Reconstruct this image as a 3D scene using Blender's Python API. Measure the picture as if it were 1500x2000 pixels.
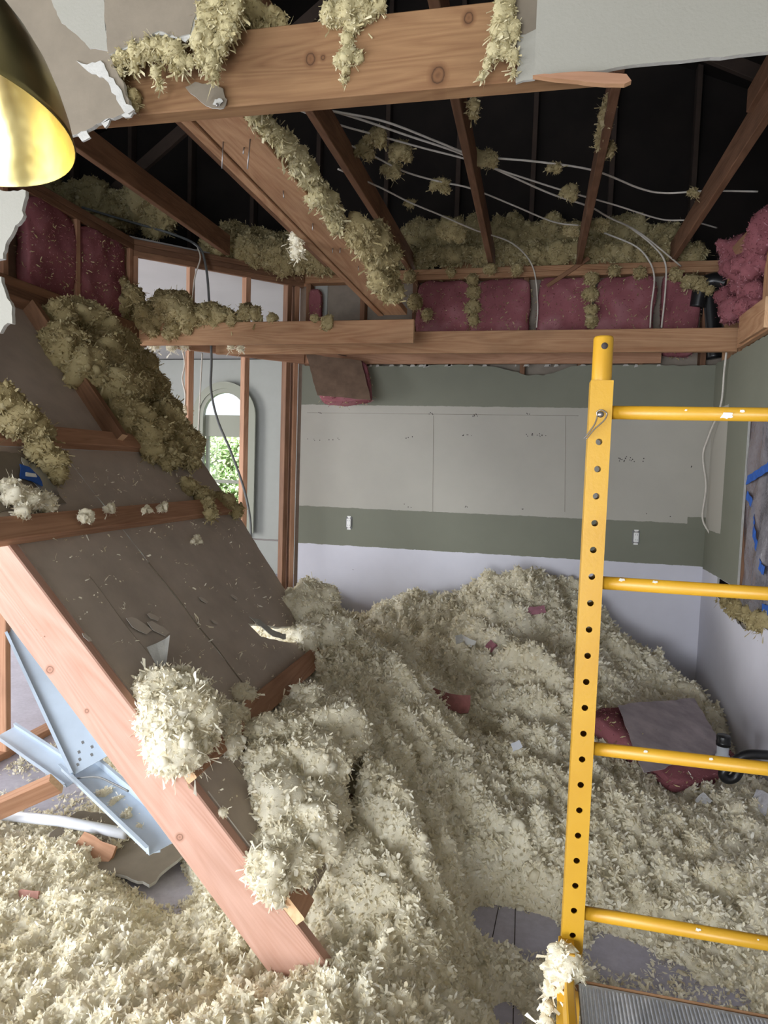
import bpy, bmesh, math, random
import numpy as np
from mathutils import Vector, Matrix
from math import sin, cos, pi, radians, sqrt

for o in list(bpy.data.objects): bpy.data.objects.remove(o)
S = bpy.context.scene
COL = S.collection
random.seed(4); RNG = np.random.default_rng(7)

# ------------------------------------------------------------------ camera
YAW, PITCH, ROLL, F = 0.2187, 0.0681, 0.0320, 1317.3
_f = np.array([-sin(YAW)*cos(PITCH), cos(YAW)*cos(PITCH), -sin(PITCH)])
_r0 = np.array([cos(YAW), sin(YAW), 0.0]); _u0 = np.cross(_r0, _f)
_r = cos(ROLL)*_r0 + sin(ROLL)*_u0; _u = np.cross(_r, _f); _O = np.array([0, 0, 1.65])
cam = bpy.data.objects.new('camera', bpy.data.cameras.new('camera')); COL.objects.link(cam)
cam.data.sensor_fit = 'VERTICAL'; cam.data.sensor_height = 36.0; cam.data.lens = 36.0*F/2000
cam.data.clip_start = 0.02
cam.matrix_world = Matrix(((_r[0], _u[0], -_f[0], 0), (_r[1], _u[1], -_f[1], 0), (_r[2], _u[2], -_f[2], 1.65), (0, 0, 0, 1)))
S.camera = cam

def U(px, py, **k):
    """point seen at pixel (px,py) of the 1500x2000 frame on plane x=, y=, z= or (n,c)"""
    d = _r*(px-750)/F - _u*(py-1000)/F + _f
    for i, n in enumerate('xyz'):
        if n in k: t = (k[n]-_O[i])/d[i]
    if 'pl' in k: n, c = k['pl']; t = (c-np.dot(n, _O))/np.dot(n, d)
    return Vector(_O + d*t)

# ------------------------------------------------------------------ world, lights, exposure
W = bpy.data.worlds.new('world'); S.world = W; W.use_nodes = True
wn = W.node_tree.nodes; bg = wn['Background']
bg.inputs[0].default_value = (0.80, 0.90, 1.0, 1); bg.inputs[1].default_value = 1.6
S.view_settings.view_transform = 'Standard'; S.view_settings.look = 'None'
S.view_settings.gamma = 1.0; S.view_settings.use_curve_mapping = False
S.view_settings.exposure = 0.36

def area(name, loc, target, sx, sy, power, col):
    l = bpy.data.lights.new(name, 'AREA'); l.shape = 'RECTANGLE'; l.size = sx; l.size_y = sy
    l.energy = power; l.color = col
    o = bpy.data.objects.new(name, l); COL.objects.link(o); o.location = loc
    o.rotation_euler = (Vector(target)-Vector(loc)).to_track_quat('-Z', 'Y').to_euler()
    return o
# daylight through the tall windows behind the camera and through the living room windows
area('window_light_rear', (-1.4, -3.2, 1.0), (-0.5, 3.0, 0.3), 2.6, 1.5, 155, (0.94, 0.97, 1.0))
area('window_light_left', (-4.6, -0.6, 1.1), (-0.4, 2.3, 0.1), 2.6, 1.7, 225, (0.92, 0.96, 1.0))
area('window_light_side', (-7.8, 4.6, 1.6), (0, 4.4, 0.9), 3.4, 2.2, 250, (1.0, 0.99, 0.97))
sun = bpy.data.lights.new('sun', 'SUN'); sun.energy = 16.0; sun.angle = 0.01; sun.color = (1, .96, .88)
so = bpy.data.objects.new('sun', sun); COL.objects.link(so)
so.rotation_euler = Vector((-0.5, 0.45, -1.2)).to_track_quat('-Z', 'Y').to_euler()

# ------------------------------------------------------------------ materials
def newmat(name):
    m = bpy.data.materials.new(name); m.use_nodes = True
    nt = m.node_tree; b = nt.nodes['Principled BSDF']
    return m, nt, b
def N(nt, typ, **kw):
    n = nt.nodes.new(typ)
    for k, v in kw.items():
        if k.startswith('i_'):
            key = k[2:]; key = int(key) if key.isdigit() else key.replace('_', ' ')
            n.inputs[key].default_value = v
        else: setattr(n, k, v)
    return n
def L(nt, a, b): nt.links.new(a, b)
def ramp(nt, fac, stops):
    r = nt.nodes.new('ShaderNodeValToRGB'); e = r.color_ramp.elements
    while len(e) < len(stops): e.new(0.5)
    for q, (p, c) in zip(e, stops): q.position = p; q.color = (*c, 1) if len(c) == 3 else c
    L(nt, fac, r.inputs[0]); return r.outputs[0]
def mixc(nt, f, a, b, mode='MIX'):
    m = nt.nodes.new('ShaderNodeMix'); m.data_type = 'RGBA'; m.blend_type = mode
    for s, v in ((m.inputs[0], f), (m.inputs[6], a), (m.inputs[7], b)):
        if hasattr(v, 'is_linked') or isinstance(v, bpy.types.NodeSocket): L(nt, v, s)
        else: s.default_value = v if not isinstance(v, tuple) else (*v[:3], 1)
    return m.outputs[2]
def math_(nt, op, a, b=None, clamp=False):
    m = nt.nodes.new('ShaderNodeMath'); m.operation = op; m.use_clamp = clamp
    for i, v in enumerate((a, b)):
        if v is None: continue
        if isinstance(v, bpy.types.NodeSocket): L(nt, v, m.inputs[i])
        else: m.inputs[i].default_value = v
    return m.outputs[0]
def noise(nt, vec, scale, detail=4, rough=.55, dist=0):
    n = nt.nodes.new('ShaderNodeTexNoise'); L(nt, vec, n.inputs['Vector'])
    n.inputs['Scale'].default_value = scale; n.inputs['Detail'].default_value = detail
    n.inputs['Roughness'].default_value = rough; n.inputs['Distortion'].default_value = dist
    return n.outputs[0]
def bump(nt, b, h, strength, dist=.002):
    n = nt.nodes.new('ShaderNodeBump'); n.inputs['Strength'].default_value = strength; n.inputs['Distance'].default_value = dist
    L(nt, h, n.inputs['Height']); L(nt, n.outputs[0], b.inputs['Normal'])

def wood(name, light, dark, knots=(), dirt=.25, rough=.75):
    m, nt, b = newmat(name)
    tc = N(nt, 'ShaderNodeTexCoord'); oi = N(nt, 'ShaderNodeObjectInfo')
    add = N(nt, 'ShaderNodeVectorMath', operation='ADD')
    sc = N(nt, 'ShaderNodeVectorMath', operation='SCALE'); sc.inputs[0].default_value = (7, 3, 5)
    L(nt, oi.outputs['Random'], sc.inputs['Scale'])
    if knots: L(nt, tc.outputs['Object'], add.inputs[0])
    else: L(nt, tc.outputs['Object'], add.inputs[0]); L(nt, sc.outputs[0], add.inputs[1])
    def mapped(s):
        mp = N(nt, 'ShaderNodeMapping'); mp.inputs['Scale'].default_value = s; L(nt, add.outputs[0], mp.inputs[0]); return mp.outputs[0]
    base = noise(nt, mapped((1.1, 9, 9)), 1.0, 3, .5, .6)
    # flame figure: bands of a stretched noise
    fig = noise(nt, mapped((.55, 5.5, 5.5)), 1.0, 2, .5, .8)
    bands = math_(nt, 'FRACT', math_(nt, 'MULTIPLY', fig, 16.0))
    bands = math_(nt, 'ABSOLUTE', math_(nt, 'SUBTRACT', bands, .5))
    fine = noise(nt, mapped((6, 160, 160)), 1.0, 3, .6)
    g = math_(nt, 'ADD', math_(nt, 'MULTIPLY', bands, .55), math_(nt, 'MULTIPLY', base, .7))
    g = math_(nt, 'ADD', g, math_(nt, 'MULTIPLY', math_(nt, 'SUBTRACT', fine, .5), .5))
    col = ramp(nt, g, [(.15, dark), (.5, tuple((a*.45+c*.55) for a, c in zip(dark, light))), (.85, light)])
    d = noise(nt, mapped((2.5, 6, 6)), 1.0, 5, .6)
    dm = ramp(nt, d, [(.45, (1, 1, 1)), (.75, (1-dirt,)*3)])
    col = mixc(nt, 1.0, col, dm, 'MULTIPLY')
    for (kx, ky, kz, kr) in knots:
        sub = N(nt, 'ShaderNodeVectorMath', operation='SUBTRACT'); L(nt, tc.outputs['Object'], sub.inputs[0]); sub.inputs[1].default_value = (kx, ky, kz)
        ml = N(nt, 'ShaderNodeVectorMath', operation='MULTIPLY'); L(nt, sub.outputs[0], ml.inputs[0]); ml.inputs[1].default_value = (1/kr, .15/kr, .85/kr)
        ln = N(nt, 'ShaderNodeVectorMath', operation='LENGTH'); L(nt, ml.outputs[0], ln.inputs[0])
        wob = math_(nt, 'ADD', ln.outputs['Value'], math_(nt, 'MULTIPLY', math_(nt, 'SUBTRACT', noise(nt, tc.outputs['Object'], 45, 2), .5), .5))
        kc = ramp(nt, math_(nt, 'MULTIPLY', wob, .5, True), [(0, tuple(c*.45 for c in dark)), (.3, tuple(c*1.0 for c in dark)), (.42, tuple(c*.8 for c in dark)), (.5, tuple(c*.35 for c in dark)), (.56, tuple(c*.8 for c in dark)), (.8, dark)])
        fac = ramp(nt, math_(nt, 'MULTIPLY', wob, .5, True), [(0, (1, 1, 1)), (.56, (1, 1, 1)), (.98, (0, 0, 0))])
        col = mixc(nt, fac, col, kc)
    L(nt, col, b.inputs['Base Color']); b.inputs['Roughness'].default_value = rough
    b.inputs['Specular IOR Level'].default_value = .25
    bump(nt, b, g, .25, .003)
    return m

def plain(name, col, rough=.6, metal=0, var=.0, vscale=8, bstr=0, bscale=60, spec=.4):
    m, nt, b = newmat(name)
    b.inputs['Roughness'].default_value = rough; b.inputs['Metallic'].default_value = metal
    b.inputs['Specular IOR Level'].default_value = spec
    tc = N(nt, 'ShaderNodeTexCoord')
    if var:
        n = noise(nt, tc.outputs['Object'], vscale, 5, .6)
        L(nt, ramp(nt, n, [(.3, tuple(c*(1-var) for c in col)), (.7, tuple(min(1, c*(1+var*.6)) for c in col))]), b.inputs['Base Color'])
    else: b.inputs['Base Color'].default_value = (*col, 1)
    if bstr: bump(nt, b, noise(nt, tc.outputs['Object'], bscale, 4, .6), bstr)
    return m

def fibre(name, stops, transl=.25):
    m, nt, b = newmat(name)
    at = N(nt, 'ShaderNodeAttribute', attribute_name='shade')
    tc = N(nt, 'ShaderNodeTexCoord')
    n = noise(nt, tc.outputs['Object'], 2.3, 4, .6)
    f = math_(nt, 'ADD', math_(nt, 'MULTIPLY', at.outputs['Fac'], .55), math_(nt, 'MULTIPLY', n, .45))
    c = ramp(nt, f, stops)
    L(nt, c, b.inputs['Base Color']); b.inputs['Roughness'].default_value = 1.0
    b.inputs['Specular IOR Level'].default_value = .05
    bump(nt, b, noise(nt, tc.outputs['Object'], 260, 3, .7), .5, .004)
    tr = N(nt, 'ShaderNodeBsdfTranslucent'); L(nt, c, tr.inputs[0])
    mx = N(nt, 'ShaderNodeMixShader'); mx.inputs[0].default_value = transl
    L(nt, b.outputs[0], mx.inputs[1]); L(nt, tr.outputs[0], mx.inputs[2])
    L(nt, mx.outputs[0], nt.nodes['Material Output'].inputs[0])
    return m

M = {}
M['rim'] = wood('fir_light', (.54, .335, .265), (.41, .22, .155), dirt=.12,
                knots=((-.168, 0, -.062, .010), (-.62, 0, .05, .009), (-.81, 0, -.05, .009), (-.34, 0, -.045, .006), (.30, 0, .03, .008)))
M['header'] = wood('fir_header', (.28, .16, .078), (.155, .074, .033), dirt=.2,
                   knots=((.72, 0, .006, .012), (.752, 0, .006, .006), (1.04, 0, -.062, .016), (1.108, 0, .061, .011), (1.166, 0, -.054, .008)))
M['fir'] = wood('fir_aged', (.49, .295, .165), (.28, .13, .065))
M['stud'] = wood('stud_red', (.49, .28, .175), (.30, .148, .085))
M['dark'] = wood('fir_dusty', (.30, .16, .09), (.16, .08, .045), dirt=.4)
M['old'] = wood('fir_old', (.24, .128, .075), (.12, .056, .03), dirt=.4)
M['endgrain'] = wood('end_grain', (.80, .56, .34), (.58, .34, .19), dirt=.1)
M['sheath'] = plain('roof_sheathing', (.013, .009, .007), .95, var=.4, vscale=3)  # old dark plywood, coloured darker still for the attic's low light
M['roofstud'] = plain('roof_stud', (.055, .036, .027), .9, var=.4, vscale=3)  # attic gloom is put into this timber colour too
M['fluff'] = fibre('yellow_fibre', [(.12, (.60, .50, .33)), (.36, (.87, .80, .61)), (.6, (.96, .915, .77)), (.85, (.98, .96, .88))], .32)
M['fluffm'] = fibre('yellow_fibre_half_shaded', [(.15, (.36, .29, .14)), (.45, (.54, .47, .27)), (.75, (.68, .62, .42))])  # same fibre, dimness around the header put into its colour
M['fluffy'] = fibre('yellow_fibre_shaded', [(.15, (.27, .205, .095)), (.45, (.46, .375, .195)), (.75, (.62, .54, .33))])  # same fibre again, darkest copy: shade of attic and ledges in the colour
M['pink'] = fibre('pink_fibre', [(.15, (.17, .055, .065)), (.5, (.31, .115, .13)), (.85, (.54, .29, .32))], .1)
M['kraft'] = plain('kraft_paper', (.17, .11, .075), .75, var=.3, vscale=9, bstr=.3, bscale=25)
M['kraftgrey'] = plain('kraft_vapour_face', (.40, .34, .35), .6, var=.35, vscale=7, bstr=.5, bscale=12)
M['paper'] = plain('drywall_back_paper', (.46, .39, .33), .85, var=.16, vscale=5, bstr=.15, bscale=90)
M['paperl'] = plain('drywall_paper_light', (.20, .167, .125), .85, var=.14, vscale=9, bstr=.2, bscale=70)
M['flake'] = plain('paper_flake_light', (.56, .49, .42), .85, var=.1)
M['gyp'] = plain('gypsum', (.43, .42, .39), .95, var=.12, vscale=30, bstr=.7, bscale=140)
M['whitewall'] = plain('orange_peel_white', (.285, .275, .235), .7, bstr=.35, bscale=140)
M['greywall'] = plain('living_wall', (.37, .38, .355), .75, var=.03, bstr=.1, bscale=160)
M['ceilwhite'] = plain('living_ceiling', (.42, .405, .40), .8, var=.05, vscale=2, bstr=.2, bscale=60)
M['trim'] = plain('window_trim', (.30, .31, .25), .5)
M['gyp_in'] = plain('cavity_board', (.26, .22, .18), .9, var=.2)
M['nail'] = plain('steel_nail', (.30, .28, .27), .4, .9)
M['screwdot'] = plain('screw_hole', (.05, .04, .04), .9)
M['white_plastic'] = plain('white_plastic', (.82, .82, .80), .4)
M['metalbox'] = plain('grey_box', (.16, .16, .16), .5)
M['romex'] = plain('cable_white', (.62, .58, .52), .5, var=.15, vscale=20)
M['romexd'] = plain('cable_dark', (.13, .135, .135), .5)
M['black'] = plain('black_pipe', (.012, .012, .013), .3)
M['pvc'] = plain('white_pipe', (.60, .62, .67), .4)
M['tape'] = plain('blue_tape', (.02, .10, .42), .6, var=.2, vscale=40)
M['tray'] = plain('white_enamel', (.44, .52, .62), .35, var=.05)
M['foil'] = plain('crumpled_foil', (.55, .56, .60), .3, .8, bstr=.8, bscale=60)

def yellow():
    m, nt, b = newmat('yellow_paint'); tc = N(nt, 'ShaderNodeTexCoord')
    n = noise(nt, tc.outputs['Object'], 22, 5, .65)
    n2 = noise(nt, tc.outputs['Object'], 5, 3, .6)
    c = ramp(nt, n2, [(.3, (.46, .235, .014)), (.7, (.53, .30, .02))])
    c = mixc(nt, ramp(nt, n, [(.73, (0, 0, 0)), (.76, (1, 1, 1))]), c, (.75, .72, .62))
    L(nt, c, b.inputs['Base Color']); b.inputs['Roughness'].default_value = .38
    bump(nt, b, noise(nt, tc.outputs['Object'], 180, 3, .6), .12)
    return m
M['yellow'] = yellow()
M['splash'] = plain('dried_plaster_splash', (.80, .78, .72), .9, var=.1)

def deckmat():
    m, nt, b = newmat('dusty_ribbed_deck'); tc = N(nt, 'ShaderNodeTexCoord')
    mp = N(nt, 'ShaderNodeMapping'); mp.inputs['Scale'].default_value = (1.0, .25, 1); L(nt, tc.outputs['Object'], mp.inputs[0])
    n = noise(nt, mp.outputs[0], 14, 6, .7)
    n2 = noise(nt, tc.outputs['Object'], 90, 4, .7)
    f = math_(nt, 'ADD', math_(nt, 'MULTIPLY', n, .75), math_(nt, 'MULTIPLY', n2, .25))
    L(nt, ramp(nt, f, [(.34, (.26, .28, .33)), (.50, (.42, .45, .51)), (.66, (.66, .69, .76))]), b.inputs['Base Color'])
    b.inputs['Roughness'].default_value = .7
    bump(nt, b, n2, .3)
    return m
M['deck'] = deckmat()

def brass(inner):
    m, nt, b = newmat('brass_inside' if inner else 'brass_outside'); tc = N(nt, 'ShaderNodeTexCoord')
    b.inputs['Metallic'].default_value = 1.0
    n = noise(nt, tc.outputs['Object'], 9, 3, .5)
    if inner: st = [(.3, (.50, .40, .15)), (.7, (.62, .52, .24))]
    else: st = [(.3, (.26, .22, .10)), (.7, (.34, .29, .14))]
    L(nt, ramp(nt, n, st), b.inputs['Base Color']); b.inputs['Roughness'].default_value =   .24 if inner else .3
    bump(nt, b, noise(nt, tc.outputs['Object'], 14, 2, .5), .15, .01)
    return m
M['brass_in'] = brass(True); M['brass_out'] = brass(False)

def step(nt, coord, edge, wob, soft=.003):
    a = math_(nt, 'ADD', coord, wob)
    return math_(nt, 'MULTIPLY', math_(nt, 'SUBTRACT', a, edge), 1/soft, True)
def wallpaint(name, ztops, vertical=None):
    """flat paint bands of the old kitchen: ztops = [(z, colour below)] from floor upward"""
    m, nt, b = newmat(name); tc = N(nt, 'ShaderNodeTexCoord')
    geo = N(nt, 'ShaderNodeNewGeometry'); sp = N(nt, 'ShaderNodeSeparateXYZ'); L(nt, geo.outputs['Position'], sp.inputs[0])
    wob = math_(nt, 'MULTIPLY', math_(nt, 'SUBTRACT', noise(nt, tc.outputs['Object'], 9, 5, .7), .5), .022)
    col = None
    for z, c in ztops:
        cc = ramp(nt, noise(nt, tc.outputs['Object'], 1.8, 5, .6), [(.3, tuple(x*.93 for x in c)), (.7, tuple(min(1, x*1.05) for x in c))])
        col = cc if col is None else mixc(nt, step(nt, sp.outputs['Z'], prev, wob), col, cc)
        prev = z
    if vertical:
        axis, edge, zlo, zhi, c, sgn = vertical
        f = step(nt, sp.outputs[axis], edge, wob)
        if sgn < 0: f = math_(nt, 'SUBTRACT', 1.0, f)
        f = math_(nt, 'MULTIPLY', f, step(nt, sp.outputs['Z'], zlo, wob))
        f = math_(nt, 'MULTIPLY', f, math_(nt, 'SUBTRACT', 1.0, step(nt, sp.outputs['Z'], zhi, wob)))
        col = mixc(nt, f, col, c)
    L(nt, col, b.inputs['Base Color']); b.inputs['Roughness'].default_value = .72
    b.inputs['Specular IOR Level'].default_value = .3
    bump(nt, b, noise(nt, tc.outputs['Object'], 170, 3, .6), .18)
    return m
GREEN = (.20, .205, .16); CREAM = (.44, .42, .37); LAV = (.66, .655, .73)
M['wall_back'] = wallpaint('paint_back', [(1.012, LAV), (1.312, GREEN), (2.112, CREAM), (9, GREEN)], ('X', 1.06, 1.28, 1.36, GREEN, 1))
M['wall_right'] = wallpaint('paint_right', [(1.0, LAV), (9, GREEN)], ('Y', 4.70, 1.28, 2.11, CREAM, 1))

def floormat():
    m, nt, b = newmat('dusty_floor'); tc = N(nt, 'ShaderNodeTexCoord')
    n = noise(nt, tc.outputs['Object'], 2.5, 6, .65); n2 = noise(nt, tc.outputs['Object'], 40, 4, .7)
    c = ramp(nt, math_(nt, 'ADD', math_(nt, 'MULTIPLY', n, .7), math_(nt, 'MULTIPLY', n2, .3)), [(.35, (.40, .38, .44)), (.55, (.50, .48, .56)), (.75, (.64, .62, .68))])
    L(nt, c, b.inputs['Base Color']); b.inputs['Roughness'].default_value = .7
    bump(nt, b, n2, .15); return m
M['floor'] = floormat()

def plastic():
    m, nt, b = newmat('plastic_film'); tc = N(nt, 'ShaderNodeTexCoord')
    b.inputs['Base Color'].default_value = (.27, .255, .28, 1); b.inputs['Roughness'].default_value = .12
    t = N(nt, 'ShaderNodeBsdfTransparent'); t.inputs[0].default_value = (.75, .74, .78, 1)
    mx = N(nt, 'ShaderNodeMixShader')
    n = noise(nt, tc.outputs['Object'], 9, 5, .7)
    L(nt, ramp(nt, n, [(.35, (.50,)*3), (.75, (.85,)*3)]), mx.inputs[0])
    L(nt, t.outputs[0], mx.inputs[1]); L(nt, b.outputs[0], mx.inputs[2])
    L(nt, mx.outputs[0], nt.nodes['Material Output'].inputs[0]); bump(nt, b, n, .8, .02)
    return m
M['film'] = plastic()
def glassm():
    m, nt, b = newmat('window_glass')
    g = N(nt, 'ShaderNodeBsdfGlossy'); g.inputs['Roughness'].default_value = .02
    t = N(nt, 'ShaderNodeBsdfTransparent'); mx = N(nt, 'ShaderNodeMixShader'); mx.inputs[0].default_value = .008
    L(nt, t.outputs[0], mx.inputs[1]); L(nt, g.outputs[0], mx.inputs[2]); L(nt, mx.outputs[0], nt.nodes['Material Output'].inputs[0])
    return m
M['glass'] = glassm()
M['leaf'] = fibre('ivy_leaves', [(.15, (.16, .34, .12)), (.42, (.50, .70, .36)), (.7, (.95, .95, .85))], .4)  # leaf tones run to near white: overexposed daylight put into the colour

# ------------------------------------------------------------------ object helpers
WM = {}
def link(o, Mx=None, parent=None):
    COL.objects.link(o); Mx = Mx or Matrix()
    if parent is not None:
        o.parent = parent; o.matrix_local = WM[parent.name].inverted() @ Mx
    else: o.matrix_world = Mx
    WM[o.name] = Mx
    return o
def tag(o, label=None, cat=None, group=None, kind=None):
    if label: o['label'] = label
    if cat: o['category'] = cat
    if group: o['group'] = group
    if kind: o['kind'] = kind
    return o
def empty(name, loc=(0, 0, 0), rz=0):
    return link(bpy.data.objects.new(name, None), Matrix.Translation(loc) @ Matrix.Rotation(rz, 4, 'Z'))
def struct(name): return tag(empty(name), kind='structure')
def mesh(name, V, Fc, mats, Mx=None, parent=None, midx=None, smooth=False):
    me = bpy.data.meshes.new(name); me.from_pydata([tuple(v) for v in V], [], Fc)
    for m in (mats if isinstance(mats, (list, tuple)) else [mats]): me.materials.append(m)
    if midx: me.polygons.foreach_set('material_index', midx)
    if smooth: me.shade_smooth()
    me.update()
    return link(bpy.data.objects.new(name, me), Mx, parent)
def frame(p0, p1, up=(0, 0, 1)):
    p0, p1 = Vector(p0), Vector(p1); x = (p1-p0).normalized(); up = Vector(up)
    z = (up - x*up.dot(x)).normalized(); y = z.cross(x)
    m = Matrix((x, y, z)).transposed().to_4x4(); m.translation = (p0+p1)/2
    return m, (p1-p0).length
def board(name, p0, p1, w, h, mat, parent=None, up=(0, 0, 1), ch=.003, end=None, seg=6):
    """sawn timber from p0 to p1 (centre line), w across, h along up, eased edges, slight wane"""
    Mx, ln = frame(p0, p1, up)
    ring = [(-w/2+ch, -h/2), (w/2-ch, -h/2), (w/2, -h/2+ch), (w/2, h/2-ch), (w/2-ch, h/2), (-w/2+ch, h/2), (-w/2, h/2-ch), (-w/2, -h/2+ch)]
    V = []; Fc = []; n = seg+1
    rr = random.Random(hash((round(ln, 3), round(w, 3), name)) & 0xffff)
    by, bz = rr.uniform(-1, 1)*.0012*ln, rr.uniform(-1, 1)*.0012*ln
    for i in range(n):
        t = i/seg; x = (t-.5)*ln; k = 1-(2*t-1)**2
        for a, b in ring: V.append((x, a+by*k, b+bz*k))
    for i in range(seg):
        for j in range(8):
            q = (j+1) % 8; Fc.append((i*8+j, i*8+8+j, i*8+8+q, i*8+q))
    Fc.append(tuple(range(8))); Fc.append(tuple(reversed(range(seg*8, seg*8+8))))
    mi = [0]*(seg*8)+[1, 1]
    return mesh(name, V, Fc, [mat, end or M['endgrain']], Mx, parent, mi)
def box(name, c, s, mat, parent=None, bev=.002, Mx=None):
    bm = bmesh.new(); bmesh.ops.create_cube(bm, size=1); bmesh.ops.scale(bm, vec=s, verts=bm.verts)
    if bev: bmesh.ops.bevel(bm, geom=bm.edges[:], offset=bev, segments=2, affect='EDGES', profile=.6)
    me = bpy.data.meshes.new(name); bm.to_mesh(me); bm.free(); me.materials.append(mat)
    return link(bpy.data.objects.new(name, me), Matrix.Translation(c) @ (Mx or Matrix()), parent)
def smoothpath(pts, n=8):
    P = [Vector(p) for p in pts]; out = []
    for i in range(len(P)-1):
        a = P[max(i-1, 0)]; b = P[i]; c = P[i+1]; d = P[min(i+2, len(P)-1)]
        for k in range(n):
            t = k/n
            out.append(.5*((2*b)+(c-a)*t+(2*a-5*b+4*c-d)*t*t+(3*b-a-3*c+d)*t**3))
    out.append(P[-1]); return out
def tube(name, pts, r, mat, parent=None, seg=8, smooth=True, n=8, flat=1.0, caps=True):
    P = smoothpath(pts, n) if smooth and len(pts) > 2 else [Vector(p) for p in pts]
    V = []; Fc = []; up = Vector((0, 0, 1)); prev = None
    for i, p in enumerate(P):
        d = (P[min(i+1, len(P)-1)]-P[max(i-1, 0)]).normalized()
        if prev is None: a = d.cross(up if abs(d.z) < .9 else Vector((0, 1, 0))).normalized()
        else: a = (prev-d*prev.dot(d)).normalized()
        prev = a; b = d.cross(a); rr = r[i] if isinstance(r, (list, tuple)) else r
        for k in range(seg):
            t = 2*pi*k/seg; V.append(p+a*cos(t)*rr+b*sin(t)*rr*flat)
    for i in range(len(P)-1):
        for k in range(seg):
            q = (k+1) % seg; Fc.append((i*seg+k, i*seg+q, i*seg+seg+q, i*seg+seg+k))
    if caps: Fc.append(tuple(reversed(range(seg)))); Fc.append(tuple(range((len(P)-1)*seg, len(P)*seg)))
    c = sum(P, Vector())/len(P)
    return mesh(name, [v-c for v in V], Fc, mat, Matrix.Translation(c), parent, smooth=True)
def lathe(name, prof, mat, Mx=None, parent=None, seg=48):
    V = []; Fc = []
    for r, z in prof:
        for k in range(seg): V.append((r*cos(2*pi*k/seg), r*sin(2*pi*k/seg), z))
    for i in range(len(prof)-1):
        for k in range(seg):
            q = (k+1) % seg; Fc.append((i*seg+k, i*seg+q, i*seg+seg+q, i*seg+seg+k))
    return mesh(name, V, Fc, mat, Mx, parent, smooth=True)
def ragged(poly, amp, stepl=.02, smooth_edges=(), seed=0):
    rr = random.Random(seed); out = []; n = len(poly)
    for i in range(n):
        a = Vector(poly[i]); b = Vector(poly[(i+1) % n]); ln = (b-a).length
        out.append(a)
        if i in smooth_edges: continue
        k = max(1, int(ln/stepl)); d = (b-a)/k; nrm = Vector((-d.y, d.x)).normalized(); w = 0
        for j in range(1, k):
            w = w*.6+rr.uniform(-1, 1)*amp; out.append(a+d*j+nrm*w+d*rr.uniform(-.25, .25))
    return out
def sheet(name, poly, org, ax, ay, th, mats, parent=None):
    """flat board: 2D outline in the plane (org, ax, ay), thickness th behind ax x ay; mats = front, edge, back"""
    ax, ay = Vector(ax).normalized(), Vector(ay).normalized(); nz = ax.cross(ay)
    Mx = Matrix((ax, ay, nz)).transposed().to_4x4(); Mx.translation = Vector(org)
    n = len(poly); V = [(p[0], p[1], 0) for p in poly]+[(p[0], p[1], -th) for p in poly]
    area2 = sum(poly[i][0]*poly[(i+1) % n][1]-poly[(i+1) % n][0]*poly[i][1] for i in range(n))
    f = list(range(n)); g = list(range(n, 2*n))
    if area2 < 0: f.reverse()
    else: g.reverse()
    Fc = [tuple(f), tuple(g)]+[(i, (i+1) % n, n+(i+1) % n, n+i) if area2 < 0 else (i, n+i, n+(i+1) % n, (i+1) % n) for i in range(n)]
    return mesh(name, V, Fc, list(mats), Mx, parent, [0, 2]+[1]*n)

# ------------------------------------------------------------------ numpy noise and fibres
def _h(ix, iy, iz):
    h = (ix*374761393+iy*668265263+iz*1440662683) & 0xffffffff
    h = ((h ^ (h >> 13))*1274126177) & 0xffffffff
    return ((h ^ (h >> 16)) & 0xffffff)/0xffffff
def vnoise(P):
    I = np.floor(P).astype(np.int64); f = P-I; f = f*f*(3-2*f); r = 0
    for dx in (0, 1):
        for dy in (0, 1):
            for dz in (0, 1):
                w = (f[:, 0] if dx else 1-f[:, 0])*(f[:, 1] if dy else 1-f[:, 1])*(f[:, 2] if dz else 1-f[:, 2])
                r = r+w*_h(I[:, 0]+dx, I[:, 1]+dy, I[:, 2]+dz)
    return r*2-1
def fbm(P, s, o=3, seed=0):
    r = 0; a = 1
    for k in range(o): r = r+a*vnoise(P*s*2**k+seed+17.3*k); a *= .5
    return r
def worley(x, y, s, seed=0):
    X = x*s; Y = y*s; I = np.floor(X).astype(np.int64); J = np.floor(Y).astype(np.int64); best = np.full(X.shape, 9.)
    for di in (-1, 0, 1):
        for dj in (-1, 0, 1):
            a = I+di; b = J+dj
            d = (a+.5+.9*(_h(a, b, a*0+seed)-.5)-X)**2+(b+.5+.9*(_h(a, b, a*0+seed+5)-.5)-Y)**2
            best = np.minimum(best, d)
    return np.sqrt(np.maximum(0, 1-best))
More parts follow.
